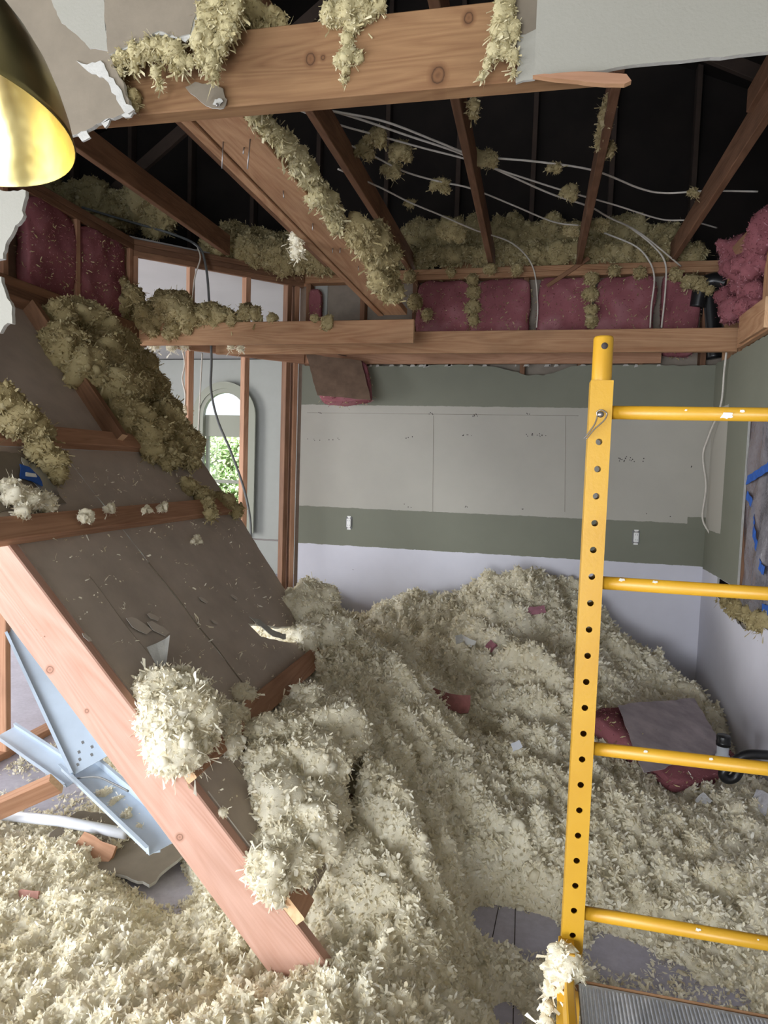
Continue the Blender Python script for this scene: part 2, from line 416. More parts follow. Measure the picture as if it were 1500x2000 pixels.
def blades(P, Nn, ln, wd, lift=(5, 60), hang=0.0, rng=RNG, curl=.8):
    m = len(P); rnd = rng.normal(size=(m, 3)); t = rnd-(rnd*Nn).sum(1)[:, None]*Nn
    # coherent combing so the flakes read as torn tufts
    k = np.stack([vnoise(P*19+9), vnoise(P*19+31), vnoise(P*19+57)], 1)*1.3
    t = t+k-(k*Nn).sum(1)[:, None]*Nn; t /= np.linalg.norm(t, axis=1)[:, None]+1e-9
    al = np.radians(rng.uniform(lift[0], lift[1], m))[:, None]
    d = t*np.cos(al)+Nn*np.sin(al)
    if hang:
        w = hang*np.clip(.75-Nn[:, 2], 0, 1)[:, None]; d = d*(1-w*.7)+np.array([0, 0, -1.])*w
        d /= np.linalg.norm(d, axis=1)[:, None]
    r2 = rng.normal(size=(m, 3)); s = np.cross(d, r2*.45+Nn); s = np.cross(d, s)*.35+s; s -= (s*d).sum(1)[:, None]*d
    s /= np.linalg.norm(s, axis=1)[:, None]+1e-9
    c = rng.normal(size=(m, 3)); c -= (c*d).sum(1)[:, None]*d; c /= np.linalg.norm(c, axis=1)[:, None]+1e-9
    if np.isscalar(ln): ln = np.full(m, ln)
    Lh = (ln*(.4+.95*rng.random(m)**1.8))[:, None]; Wh = (wd*rng.uniform(.75, 1.7, m))[:, None]*.5
    V = np.empty((m, 5, 3)); q = 0
    tipw = rng.uniform(.15, .75, (m, 1)); skew = rng.uniform(-.16, .16, (m, 1))
    V[:, 0] = P
    for q, sv, ww in ((1, .48, 1.0), (3, .92, tipw)):
        ctr = P+Lh*(sv*d+curl*sv*sv*c); k_ = skew*Lh*d*(1 if q == 3 else .5)
        V[:, q] = ctr-s*Wh*ww-k_; V[:, q+1] = ctr+s*Wh*ww+k_
    base = np.array([(0, 2, 1), (1, 2, 4), (1, 4, 3)])
    Fa = (np.arange(m)[:, None, None]*5+base[None]).reshape(-1, 3)
    sh = np.repeat(np.clip(rng.normal(.56, .24, m), 0, 1), 5)
    return V.reshape(-1, 3), Fa, sh
def trimesh(name, parts, mats, parent=None, Mx=None):
    """parts = [(V,F,shade,matindex)]"""
    off = 0; Vs = []; Fs = []; Ss = []; Ms = []
    for V, Fa, sh, mi in parts:
        Vs.append(V); Fs.append(Fa+off); Ss.append(sh); Ms.append(np.full(len(Fa), mi)); off += len(V)
    V = np.concatenate(Vs); Fa = np.concatenate(Fs); sh = np.concatenate(Ss); mi = np.concatenate(Ms)
    c = V.mean(0); V = V-c
    me = bpy.data.meshes.new(name); me.vertices.add(len(V)); me.vertices.foreach_set('co', V.astype(np.float32).ravel())
    me.loops.add(Fa.size); me.loops.foreach_set('vertex_index', Fa.astype(np.int32).ravel())
    me.polygons.add(len(Fa)); me.polygons.foreach_set('loop_start', np.arange(0, Fa.size, 3, dtype=np.int32))
    me.polygons.foreach_set('loop_total', np.full(len(Fa), 3, dtype=np.int32))
    for m in mats: me.materials.append(m)
    me.polygons.foreach_set('material_index', mi.astype(np.int32))
    a = me.attributes.new('shade', 'FLOAT', 'POINT'); a.data.foreach_set('value', sh.astype(np.float32))
    me.update(calc_edges=True); me.shade_smooth()
    return link(bpy.data.objects.new(name, me), Matrix.Translation(c), parent)
_bm = bmesh.new(); bmesh.ops.create_icosphere(_bm, subdivisions=3, radius=1)
ICO_V = np.array([v.co[:] for v in _bm.verts]); ICO_F = np.array([[v.index for v in f.verts] for f in _bm.faces]); _bm.free()
_bm = bmesh.new(); bmesh.ops.create_icosphere(_bm, subdivisions=1, radius=1)
ICO1_V = np.array([v.co[:] for v in _bm.verts]); ICO1_F = np.array([[v.index for v in f.verts] for f in _bm.faces]); _bm.free()
_bm = bmesh.new(); bmesh.ops.create_icosphere(_bm, subdivisions=4, radius=1)
ICO4_V = np.array([v.co[:] for v in _bm.verts]); ICO4_F = np.array([[v.index for v in f.verts] for f in _bm.faces]); _bm.free()
def chunks(P, Nn, r, rng, per=12, ln=.012, wd=.006, hang=0.0):
    """small crumpled wads seated on a surface, each dressed with torn flakes"""
    m = len(P); n = len(ICO1_V)
    rr = (r*rng.uniform(.45, 1.5, m))[:, None, None]; sc = rng.uniform(.55, 1.35, (m, 1, 3))
    q = rng.normal(size=(m, 4)); q /= np.linalg.norm(q, axis=1)[:, None]; w, x, y, z = q.T
    Rt = np.stack([1-2*(y*y+z*z), 2*(x*y-z*w), 2*(x*z+y*w), 2*(x*y+z*w), 1-2*(x*x+z*z), 2*(y*z-x*w), 2*(x*z-y*w), 2*(y*z+x*w), 1-2*(x*x+y*y)], 1).reshape(m, 3, 3)
    V = ICO1_V[None]*sc*(1+rng.uniform(-.55, .5, (m, n, 1)))*rr
    D_ = np.einsum('mij,mkj->mki', Rt, V)
    Vw = D_+(P-Nn*r*.1)[:, None]
    if hang: Vw[:, :, 2] -= hang*.5*np.abs(D_[:, :, 2])
    Fa = (np.arange(m)[:, None, None]*n+ICO1_F[None]).reshape(-1, 3)
    sh = np.repeat(np.clip(rng.normal(.5, .13, m), 0, 1), n)+rng.uniform(-.06, .06, m*n)
    out = [(Vw.reshape(-1, 3), Fa, sh, 0)]
    if per:
        k = rng.integers(0, n, (m, per)); ii = np.arange(m)[:, None]
        Pp = Vw[ii, k].reshape(-1, 3); Np = D_[ii, k].reshape(-1, 3); Np /= np.linalg.norm(Np, axis=1)[:, None]+1e-9
        up = (Np*np.repeat(Nn, per, 0)).sum(1) > -.25; Pp, Np = Pp[up], Np[up]
        Pp = Pp+rng.normal(0, r*.22, Pp.shape)
        out.append((*blades(Pp-Np*.002, Np, ln, wd, (-10, 40), hang, rng), 0))
    return out
def clump(name, label, spots, density=14000, ln=.022, wd=.007, mat='fluff', hang=.5, seed=0, cat='insulation', group=None, kind=None, parent=None, amp=.3, lift=(-10, 42), rs=1.0):
    """torn lumps of loose fibre; spots = [(centre, radius | (rx,ry,rz))]"""
    rng = np.random.default_rng(100+seed); parts = []
    for i, (c, rad) in enumerate(spots):
        c = np.array(c); rad = np.array(rad if hasattr(rad, '__len__') else (rad,)*3, float)*rs
        IV, IF = (ICO_V, ICO_F) if rad.mean() < .115 else (ICO4_V, ICO4_F)
        base = IV*rad
        nz = fbm(base/max(rad.mean(), .02)+i*3.7+seed, 1.3, 3)
        n2 = np.abs(vnoise((base+c)*22+seed))+.5*np.abs(vnoise((base+c)*47+seed)); hd = min(.022, rad.mean()*.3)
        V = base*(1+amp*nz)[:, None]+IV*((n2-.45)*hd)[:, None]
        Vw = V+c
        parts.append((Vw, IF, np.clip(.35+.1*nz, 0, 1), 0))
        A = 4*pi*(((rad[0]*rad[1])**1.6+(rad[0]*rad[2])**1.6+(rad[1]*rad[2])**1.6)/3)**(1/1.6)
        m = int(A*density*1.25)
        if m < 40: m = 40
        fi = rng.integers(0, len(IF), m); b = rng.random((m, 2)); sw = b.sum(1) > 1; b[sw] = 1-b[sw]
        tri = Vw[IF[fi]]; P = tri[:, 0]+b[:, :1]*(tri[:, 1]-tri[:, 0])+b[:, 1:]*(tri[:, 2]-tri[:, 0])
        Nn = np.cross(tri[:, 1]-tri[:, 0], tri[:, 2]-tri[:, 0]); Nn /= np.linalg.norm(Nn, axis=1)[:, None]+1e-12
        l = np.full(m, ln); l = l*(1+hang*1.2*np.clip(-Nn[:, 2], 0, 1))
        l = l*.95
        mc = max(3, int(m*.05)); kk = rng.integers(0, m, mc)
        parts.extend(chunks(P[kk]-Nn[kk]*.004, Nn[kk], min(ln*.55, rad.mean()*.35), rng, 10, ln*.55, wd*.9, hang*.6))
        parts.append((*blades(P-Nn*.002, Nn, l*.62, wd*1.0, lift, hang*.6, rng), 0))
        k2 = rng.integers(0, m, max(6, m//7)); parts.append((*blades(P[k2]-Nn[k2]*.003, Nn[k2], l[k2]*1.15, wd*.28, (-10, 55), hang, rng, 1.1), 0))
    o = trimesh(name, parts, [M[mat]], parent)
    if parent is None: tag(o, label, cat, group, kind)
    return o

# ================================================================== SETTING
D, XL, XR, ZC, ZP = 5.10, -1.83, 1.18, 2.42, 3.055
fl = box('floor', (-2.5, 3.0, -.05), (13, 13.4, .1), M['floor'], bev=0); tag(fl, kind='structure')

for qa, qb in (((1007, 1745), (1002, 2010)), ((975, 1765), (962, 1830))):
    tube('board_joint', [U(*qa, z=.0005), U(*qb, z=.0005)], .0016, M['screwdot'], fl, 4, smooth=False)

# back wall: drywall with torn top edge, studs, plates
wb = struct('wall_back')
poly = [(-1.83, 0)]+[(1.18, 0), (1.18, ZC)]
top = [(1.0, ZC-.005), (.72, ZC+.002), (.5, ZC-.004), (.36, ZC+.005), (.22, ZC-.01), (.12, ZC-.05), (.02, ZC-.075), (-.10, ZC-.07), (-.2, ZC-.045), (-.33, ZC-.01), (-.6, ZC), (-1.1, ZC-.004), (-1.5, ZC), (-1.83, ZC)]
t2 = []; rr = random.Random(3)
full = [(1.18, ZC)]+top
for (a, b) in zip(full[:-1], full[1:]):
    k = max(1, int(abs(a[0]-b[0])/.03))
    for j in range(1, k+1): t2.append((a[0]+(b[0]-a[0])*j/k, a[1]+(b[1]-a[1])*j/k+rr.uniform(-1, 1)*.005))
sheet('drywall', poly+t2, (0, D, 0), (1, 0, 0), (0, 0, 1), .013, (M['wall_back'], M['gyp'], M['paper']), wb)
# mesh text: torn paper fringe along the top of the drywall
for i in range(26):
    x = rr.uniform(XL+.05, XR-.05); w = rr.uniform(.01, .05); h = rr.uniform(.008, .02)
    sheet('torn_edge', [(x, ZC-h), (x+w, ZC-h*.6), (x+w*.8, ZC+.004), (x+w*.2, ZC+.004)], (0, D-.002, 0), (1, 0, 0), (0, 0, 1), .002, (M['gyp'],)*3, wb)
box('sheathing', (-.3, D+.115, 1.55), (3.2, .012, 3.1), M['gyp_in'], wb, 0)
for x in (-1.80, -1.36, -.95, -.54, -.13, .28, .69, 1.10):
    board('stud', (x, D+.06, 0), (x, D+.06, ZP-.005), .038, .089, M['dark'] if x < -1.7 else M['old'], wb, up=(0, 1, 0))
board('top_plate', (XL-.05, D+.06, ZP+.02), (XR+.1, D+.06, ZP+.02), .089, .038, M['fir'], wb)
board('top_plate', (XL-.05, D+.06, ZP+.059), (XR+.1, D+.06, ZP+.059), .089, .038, M['fir'], wb)
board('blocking', (XL, D+.0, ZC+.055), (.82, D+.0, ZC+.055), .03, .089, M['stud'], wb)
board('brace', (.02, D+.012, ZP-.07), (.30, D+.012, ZP+.12), .02, .03, M['dark'], wb)

# bay wall: bare studs at 45 degrees
wy = struct('wall_bay')
s45 = Vector((-.7071, -.7071, 0)); c0 = Vector((-1.86, 5.12, 0)); nb = Vector((.7071, -.7071, 0))
for s in (.05, .45, .87, 1.26):
    p = c0+s45*s; board('stud', p, p+Vector((0, 0, ZP)), .038, .089, M['stud'], wy, up=nb)
p = c0+s45*.115; board('stud', p, p+Vector((0, 0, ZP)), .036, .089, M['old'], wy, up=nb)
for k, z in enumerate((ZP+.02, ZP+.059)):
    board('top_plate', c0+Vector((0, 0, z)), c0+s45*1.32+Vector((0, 0, z)), .089, .038, M['old'], wy)
board('header', c0+Vector((0, 0, ZP-.02))+nb*.03, c0+s45*1.3+Vector((0, 0, ZP-.02))+nb*.03, .03, .04, M['dark'], wy)
board('ledger', c0+Vector((0, 0, ZC+.05))+nb*.065, c0+s45*1.0+Vector((0, 0, ZC+.05))+nb*.065, .034, .085, M['stud'], wy)
board('bottom_plate', c0+Vector((0, 0, .02)), c0+s45*1.3+Vector((0, 0, .02)), .089, .038, M['stud'], wy)
board('brace', c0+s45*.04+Vector((0, 0, 1.02))-nb*.05, c0+s45*.3+Vector((0, 0, 1.02))-nb*.3, .012, .012, M['nail'], wy)

# left wall: bare studs running towards the camera
wl = struct('wall_left')
for y in (4.16, 3.62, 3.05, 2.45, 1.85):
    board('stud', (-2.77, y, 0), (-2.77, y, ZP), .089, .038, M['stud'], wl, up=(0, 1, 0))
for z in (ZP+.02, ZP+.059): board('top_plate', (-2.77, 1.5, z), (-2.77, 4.25, z), .089, .038, M['old'], wl)
board('bottom_plate', (-2.77, 1.5, .02), (-2.77, 4.25, .02), .089, .038, M['stud'], wl)
box('sheathing', (-2.83, 3.35, 2.76), (.012, 1.75, .62), M['kraft'], wl, 0)
board('soffit_ledger', (-2.70, 1.7, ZC+.072), (-2.70, 4.28, ZC+.072), .038, .145, M['old'], wl)

# right wall
wr = struct('wall_right')
def rsheet(poly, seed, sm=(), nm='drywall', mats=None, x=XR, amp=.004):
    return sheet(nm, ragged(poly, amp, .03, sm, seed), (x, 0, 0), (0, -1, 0), (0, 0, 1), .013, mats or (M['wall_right'], M['gyp'], M['paper']), wr)
# coordinates (-y, z)
rsheet([(-5.1, 0), (-2.0, 0), (-2.0, .93), (-3.1, .90), (-3.7, .885), (-4.1, .80), (-4.45, .84), (-4.70, .875), (-4.70, 1.0), (-4.27, 1.0), (-4.27, 2.0), (-2.0, 2.0), (-2.0, ZC+.01), (-3.0, ZC-.005), (-5.1, ZC)],
       5, sm=(0, 1, 7, 8, 9, 10, 11, 14), amp=.008)
box('sill_board', (XR+.06, 3.1, .80), (.09, 2.2, .04), M['gyp_in'], wr, .001)
for y in (2.1, 2.7, 3.3, 3.9): board('stud', (XR+.06, y, 0), (XR+.06, y, .78), .089, .038, M['stud'], wr, up=(0, 1, 0))
board('stud', (XR+.06, 4.32, 0), (XR+.06, 4.32, ZC), .089, .038, M['stud'], wr, up=(0, 1, 0))
for y in (5.0, 4.62, 4.2, 3.75, 3.3, 2.9): board('stud', (XR+.06, y, ZC-.1), (XR+.06, y, ZP), .089, .038, M['fir'], wr, up=(0, 1, 0))
for z in (ZP+.02, ZP+.059): board('top_plate', (XR+.06, 1.7, z), (XR+.06, 5.2, z), .089, .038, M['old'], wr)
board('ledger', (XR-.02, 4.46, ZC+.06), (XR-.02, 2.6, ZC+.06), .035, .12, M['fir'], wr)
board('ledger_block', (XR-.045, 4.36, ZC+.09), (XR-.045, 3.9, ZC+.09), .03, .16, M['fir'], wr)
box('sheathing', (XR+.12, 3.4, 2.72), (.012, 3.6, .66), M['gyp_in'], wr, 0)
wrn = box('wall_near_right', (XR+.07, -.9, 1.8), (.12, 5.6, 3.7), M['whitewall'], bev=0); tag(wrn, kind='structure')
tag(box('wall_side_room', (3.4, 3.0, 1.6), (.1, 6, 3.2), M['gyp_in'], bev=0), kind='structure')

# living room beyond the bare studs
lv = 9.3
WX, WZ = -4.52, 2.31
R_IN, R_OUT = .40, .50
# wall with an arched opening built as one outline
arch = [(WX+R_IN*cos(t), WZ+R_IN*sin(t)) for t in np.linspace(0, pi, 25)]
outl = [(-9, 0), (WX-R_IN, 0), (WX-R_IN, .55)]
wall_poly = [(-9, 0), (WX-R_IN, 0)]+[(WX-R_IN, .0)]+[a for a in reversed(arch)]+[(WX+R_IN, 0), (-1.7, 0), (-1.7, 3.15), (-9, 3.15)]
wlv = sheet('wall_living', wall_poly, (0, lv+.07, 0), (1, 0, 0), (0, 0, 1), .07, (M['greywall'],)*3); tag(wlv, kind='structure')
tag(box('wall_living_sill', (WX, lv+.08, .3), (2*R_IN, .16, .6), M['greywall'], bev=0), kind='structure')
cl = sheet('ceiling_living', [(-9, -3.4), (-2.83, -3.4), (-2.83, 4.2), (-1.93, 5.14), (-1.7, 5.2), (-1.7, 9.3), (-9, 9.3)], (0, 0, 3.15), (1, 0, 0), (0, 1, 0), -.02, (M['ceilwhite'],)*3); tag(cl, kind='structure')
tag(box('wall_living_right', (-1.72, 7.2, 1.55), (.1, 4.0, 3.1), M['greywall'], bev=0), kind='structure')
tag(box('wall_living_left', (-9, 3, 1.6), (.1, 12.6, 3.2), M['greywall'], bev=0), kind='structure')
# arched window
win = struct('window_1')
def archstrip(name, r0, r1, y0, y1, mat, z0=.6):
    ts = np.linspace(0, pi, 29); o = [(WX+r1, z0)]+[(WX+r1*cos(t), WZ+r1*sin(t)) for t in ts]+[(WX-r1, z0)]
    i = [(WX-r0, z0)]+[(WX-r0*cos(t), WZ+r0*sin(t)) for t in ts]+[(WX+r0, z0)]
    return sheet(name, o+i, (0, y0, 0), (1, 0, 0), (0, 0, 1), -(y1-y0) if y1 > y0 else y0-y1, (mat,)*3, win)
archstrip('casing', R_IN, R_OUT, lv-.03, lv, M['trim'])
archstrip('frame', R_IN-.06, R_IN, lv+.04, lv+.12, M['trim'])
box('mullion', (WX, lv+.08, WZ-.14), (2*R_IN-.08, .07, .32), M['trim'], win, .004)
box('meeting_rail', (WX, lv+.08, 1.34), (2*R_IN-.08, .05, .05), M['trim'], win, .004)
box('sash_rail', (WX, lv+.08, .66), (2*R_IN-.08, .05, .06), M['trim'], win, .004)
for sx in (-1, 1): box('sash_stile', (WX+sx*(R_IN-.085), lv+.08, 1.4), (.05, .05, 1.45), M['trim'], win, .004)
for zc, zh in ((1.02, .6), (1.75, .78)): box('pane', (WX, lv+.085, zc), (2*R_IN-.18, .004, zh), M['glass'], win, 0)
sheet('pane', [(WX+(R_IN-.07)*cos(t), WZ+.01+(R_IN-.07)*sin(t)) for t in np.linspace(0, pi, 24)], (0, lv+.08, 0), (1, 0, 0), (0, 0, 1), .004, (M['glass'],)*3, win)
# ivy bank outdoors
rng = np.random.default_rng(5); m = 24000
P = np.stack([rng.uniform(-10, -2.5, m), 12.6+rng.normal(0, .12, m), rng.uniform(-.3, 2.35, m)], 1); P[:, 2] -= .12*np.abs(fbm(P*1.0, 1.2, 3))
Nn = np.tile(np.array([[0, -.8, .6]]), (m, 1))
iv = trimesh('ivy_bank', [(*blades(P, Nn, .065, .06, (-20, 60), 0, rng), 0)], [M['leaf']])
tag(iv, 'bright green sunlit foliage outside the arched window', 'foliage', kind='stuff')
tag(box('wall_garden', (-6, 12.85, 1.0), (10, .2, 2.3), plain('garden_bank', (.22, .26, .14), .9, var=.4, vscale=3), bev=0), kind='structure')
tag(box('ground_outside', (-6, 11.3, -.1), (12, 3, .1), plain('garden_ground', (.2, .24, .12), .9, var=.3), bev=0), kind='structure')

# attic shell (dark sheathing, gloom partly in its colour) and front room shell
at = struct('wall_attic')
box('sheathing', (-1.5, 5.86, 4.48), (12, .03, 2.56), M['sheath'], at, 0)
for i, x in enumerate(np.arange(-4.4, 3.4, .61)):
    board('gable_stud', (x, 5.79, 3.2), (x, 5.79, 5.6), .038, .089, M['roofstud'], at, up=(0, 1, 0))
rf = struct('ceiling_roof')
for sx, a, b in ((1, (4.8, 3.15), (-1, 5.7)), (-1, (-9.1, 3.15), (-1, 5.7))):
    V = [(a[0], -3.6, a[1]), (a[0], 9.5, a[1]), (b[0], 9.5, b[1]), (b[0], -3.6, b[1])]
    V += [(x, y, z+.05) for x, y, z in V]
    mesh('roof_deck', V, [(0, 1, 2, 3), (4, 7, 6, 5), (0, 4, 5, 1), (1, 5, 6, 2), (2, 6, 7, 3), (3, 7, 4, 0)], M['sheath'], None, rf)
for y in (3.0, 3.9, 4.8):
    for k in range(2):
        x0, x1 = ((-1.2, -3.6) if k else (-.8, 2.6))
        board('truss_web', (x0, y, 5.2), (x1, y, 3.5), .038, .089, M['roofstud'], rf)
board('rafter', (1.1, 4.4, 2.95), (1.75, 3.2, 3.75), .038, .12, M['dark'], rf)
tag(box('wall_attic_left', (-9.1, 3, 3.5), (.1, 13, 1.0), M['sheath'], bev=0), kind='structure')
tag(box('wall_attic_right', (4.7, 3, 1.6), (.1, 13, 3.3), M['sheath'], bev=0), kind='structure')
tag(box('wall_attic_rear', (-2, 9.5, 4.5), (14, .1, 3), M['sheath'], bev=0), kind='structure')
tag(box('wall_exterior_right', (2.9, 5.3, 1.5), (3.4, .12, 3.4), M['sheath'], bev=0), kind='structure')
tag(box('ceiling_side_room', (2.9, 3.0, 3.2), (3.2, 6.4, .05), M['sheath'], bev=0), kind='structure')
tag(box('ceiling_front', (-3.2, -1.0, 3.62), (9.4, 5.1, .05), M['whitewall'], bev=0), kind='structure')
tag(box('wall_front_rear', (-3.2, -3.55, 2.95), (10, .1, 1.4), M['whitewall'], bev=0), kind='structure')
tag(box('wall_front_rear_right', (.9, -3.55, 1.2), (1.2, .1, 2.4), M['whitewall'], bev=0), kind='structure')
tag(box('wall_front_rear_left', (-6.2, -3.55, 1.2), (5.6, .1, 2.4), M['whitewall'], bev=0), kind='structure')

# attic floor joists seen from below
jo = struct('ceiling')
for x, ya in ((-2.24, .0), (-1.60, 1.6), (-1.0, 1.6), (-.385, 1.72), (.235, 1.72), (.865, 1.72), (1.5, 1.72)):
    board('joist', (x, max(ya, 1.72), 3.13+.07), (x, D+.3 if x > -1.8 else 4.6, 3.13+.07), .038, .14, M['old'] if x > -.5 else M['dark'], jo)
board('catwalk_plank', (-.78, 5.30, 3.21), (1.0, 5.30, 3.215), .03, .075, M['fir'], jo)
board('joist_splice', (.835, 2.9, 3.28), (.835, 3.3, 3.28), .03, .1, M['old'], jo)

# ================================================================== BEAMS
hb = board('header_beam', (-2.72, 1.68, 2.55+.0925), (.10, 1.68, 2.55+.0925), .055, .185, M['header'])
# knots were laid out from the beam's centre
tag(hb, 'long amber timber header with dark knots crossing the top of the view', 'beam')
for (px, py, r) in ((1023, 180, 0),): pass
sb = empty('strongback', (-.93, 3.0, 2.6))
tag(sb, 'long flat ceiling timber with protruding nails running from header to far soffit beam', 'beam')
board('flat_plank', (-.915, 1.72, 2.61+.019), (-.915, 4.27, 2.61+.019), .15, .038, M['fir'], sb)
board('edge_plank', (-1.012, 1.72, 2.605+.09), (-1.012, 4.27, 2.605+.09), .036, .18, M['fir'], sb)
rr = random.Random(8)
for (px, py, ln) in ((436, 277, .075), (489, 272, .085), (477, 288, .02), (553, 373, .025), (605, 400, .02), (611, 437, .025), (650, 485, .02), (665, 485, .02), (510, 245, .01), (700, 520, .02), (735, 560, .02)):
    p = U(px, py, z=2.61); t = Vector((rr.uniform(-.15, .15), rr.uniform(-.1, .1), -1)).normalized()
    tube('nail', [p+Vector((0, 0, .005)), p+t*ln], .0022, M['nail'], sb, 6, smooth=False)
nb1 = board('soffit_beam', (-2.68, 4.205, 2.42+.0725), (-.78, 4.205, 2.42+.0725), .038, .145, M['fir'])
tag(nb1, 'short brown soffit timber with sawn free end, heaped with yellow fibre at its left', 'beam', 'timbers framing the old soffit')
sy = 4.58
nb2 = board('soffit_beam', (-2.30, sy, 2.42+.0725), (XR-.01, sy, 2.42+.0725), .038, .145, M['fir'])
tag(nb2, 'long soffit timber spanning above the painted back wall to the right corner', 'beam', 'timbers framing the old soffit')

# vertical drywall face above the header, right
dw = empty('header_drywall', (.6, 1.63, 2.55))
tag(dw, 'white textured drywall face left above the header at upper right', 'drywall')
sheet('panel', ragged([(-.045, 2.54), (1.15, 2.545), (1.15, 3.6), (-.045, 3.6)], .003, .03, (1, 2, 3), 3), (0, 1.615, 0), (1, 0, 0), (0, 0, 1), .013, (M['whitewall'], M['gyp'], M['paper']), dw)
sheet('torn_flap', ragged([(-.085, 2.535), (-.043, 2.54), (-.043, 2.65), (-.085, 2.64)], .004, .012, (), 6), (0, 1.63, 0), (1, 0, 0), (0, 0, 1), .008, (M['whitewall'], M['gyp'], M['paperl']), dw)
sheet('paper_backing', ragged([(-.09, 2.62), (-.043, 2.63), (-.043, 2.85), (-.10, 2.85)], .006, .015, (), 9), (0, 1.636, 0), (1, 0, 0), (0, 0, 1), .004, (M['paperl'], M['gyp'], M['paper']), dw)
board('backing_block', (.11, 1.655, 2.72), (1.15, 1.655, 2.72), .03, .17, M['dark'], dw)
p0, p1 = U(1040, 150, y=1.60), U(1258, 163, y=1.56)
sp = sheet('wood_sliver', ragged([(0, .004), (.06, .012), (.12, .016), (.20, .012), (.213, -.004), (.20, -.012), (.12, -.010), (.05, -.003)], .0015, .02, (), 2), p0+Vector((0, 0, .0)), (p1-p0), (0, .25, 1), .012, (M['stud'], M['fir'], M['fir']))
tag(sp, 'thin splinter of pale timber sticking out under the white drywall at upper right', 'wood splinter')

# ceiling joist fragments and torn drywall, upper left (plane y=1.60)
td = empty('torn_drywall', (-1.4, 1.6, 2.5))
tag(td, 'torn brown-faced drywall hanging from the header beside the brass lamp', 'drywall')
def P2(px, py, y=1.60): v = U(px, py, y=y); return (v.x, v.z)
def tsheet(pts, y, mats, seed, amp=.003, th=.012, nm='panel', tilt=0, sm=()):
    poly = ragged([P2(a, b, y) for a, b in pts], amp, .012, sm, seed)
    return sheet(nm, poly, (0, y, 0), (1, 0, 0), (0, 0, 1), th, mats, td)
BP = (M['paperl'], M['gyp'], M['whitewall'])
tsheet([(-260, -80), (60, -80), (150, 20), (215, 104), (262, 218), (205, 232), (150, 262), (120, 260), (-40, 262), (-260, 262)], 1.600, BP, 11, .004)
tsheet([(60, -80), (198, -80), (205, 50), (212, 100), (175, 95), (120, 45)], 1.597, (M['whitewall'], M['gyp'], M['paperl']), 12, .0025, .004)
tsheet([(198, -80), (392, -80), (392, 0), (370, 66), (345, 72), (310, 60), (270, 80), (212, 106), (204, 40)], 1.594, BP, 13, .002, .010, sm=(0, 1))
tsheet([(148, 118), (160, 124), (196, 118), (262, 214), (250, 222), (200, 150), (170, 138)], 1.596, (M['gyp'],)*3, 14, .006, .006, 'torn_edge')
tsheet([(100, 255), (200, 228), (262, 216), (255, 228), (215, 232), (205, 250), (190, 236), (168, 240), (176, 268), (160, 276), (150, 262)], 1.602, (M['gyp'],)*3, 15, .007, .006, 'torn_edge')
tsheet([(-200, 368), (50, 372), (46, 420), (30, 440), (14, 470), (6, 505), (-200, 560)], 1.60, (M['whitewall'], M['gyp'], M['paperl']), 16, .004)
tsheet([(-200, 540), (2, 540), (10, 570), (20, 590), (24, 632), (8, 636), (0, 650), (-200, 660)], 1.605, (M['whitewall'], M['gyp'], M['paperl']), 17, .005)
tsheet([(205, 60), (392, -20), (392, 40), (385, 62), (362, 82), (340, 74), (300, 66), (265, 85), (225, 104)], 1.598, (M['gyp'],)*3, 18, .003, .004, 'torn_edge')
# left end of wall near camera that carries the torn sheet (out of frame)
board('backing_block', (-1.62, 1.66, 2.02), (-1.62, 1.66, 2.55), .038, .089, M['stud'], td, up=(0, 1, 0))
pf = sheet('paper_scrap', ragged([(-.07, .02), (-.045, .035), (.0, .032), (.035, .022), (.05, -.005), (.045, -.028), (.015, -.03), (-.03, -.008)], .003, .01, (), 4), U(408, 188, y=1.642), (1, 0, -.15), (.1, .1, 1), .003, (M['paperl'], M['gyp'], M['gyp']))
tag(pf, 'scrap of torn drywall paper with a nail stuck on the timber header', 'paper scrap')
sheet('gypsum_spot', ragged([(-.014, -.004), (-.008, .008), (.006, .010), (.015, .002), (.006, -.008)], .002, .004, (), 4), U(425, 200, y=1.636), (1, 0, -.1), (0, 0, 1), .002, (M['gyp'],)*3, pf)
tube('nail', [U(424, 203, y=1.64), U(424, 206, y=1.62)], .003, M['nail'], pf, 6, smooth=False)

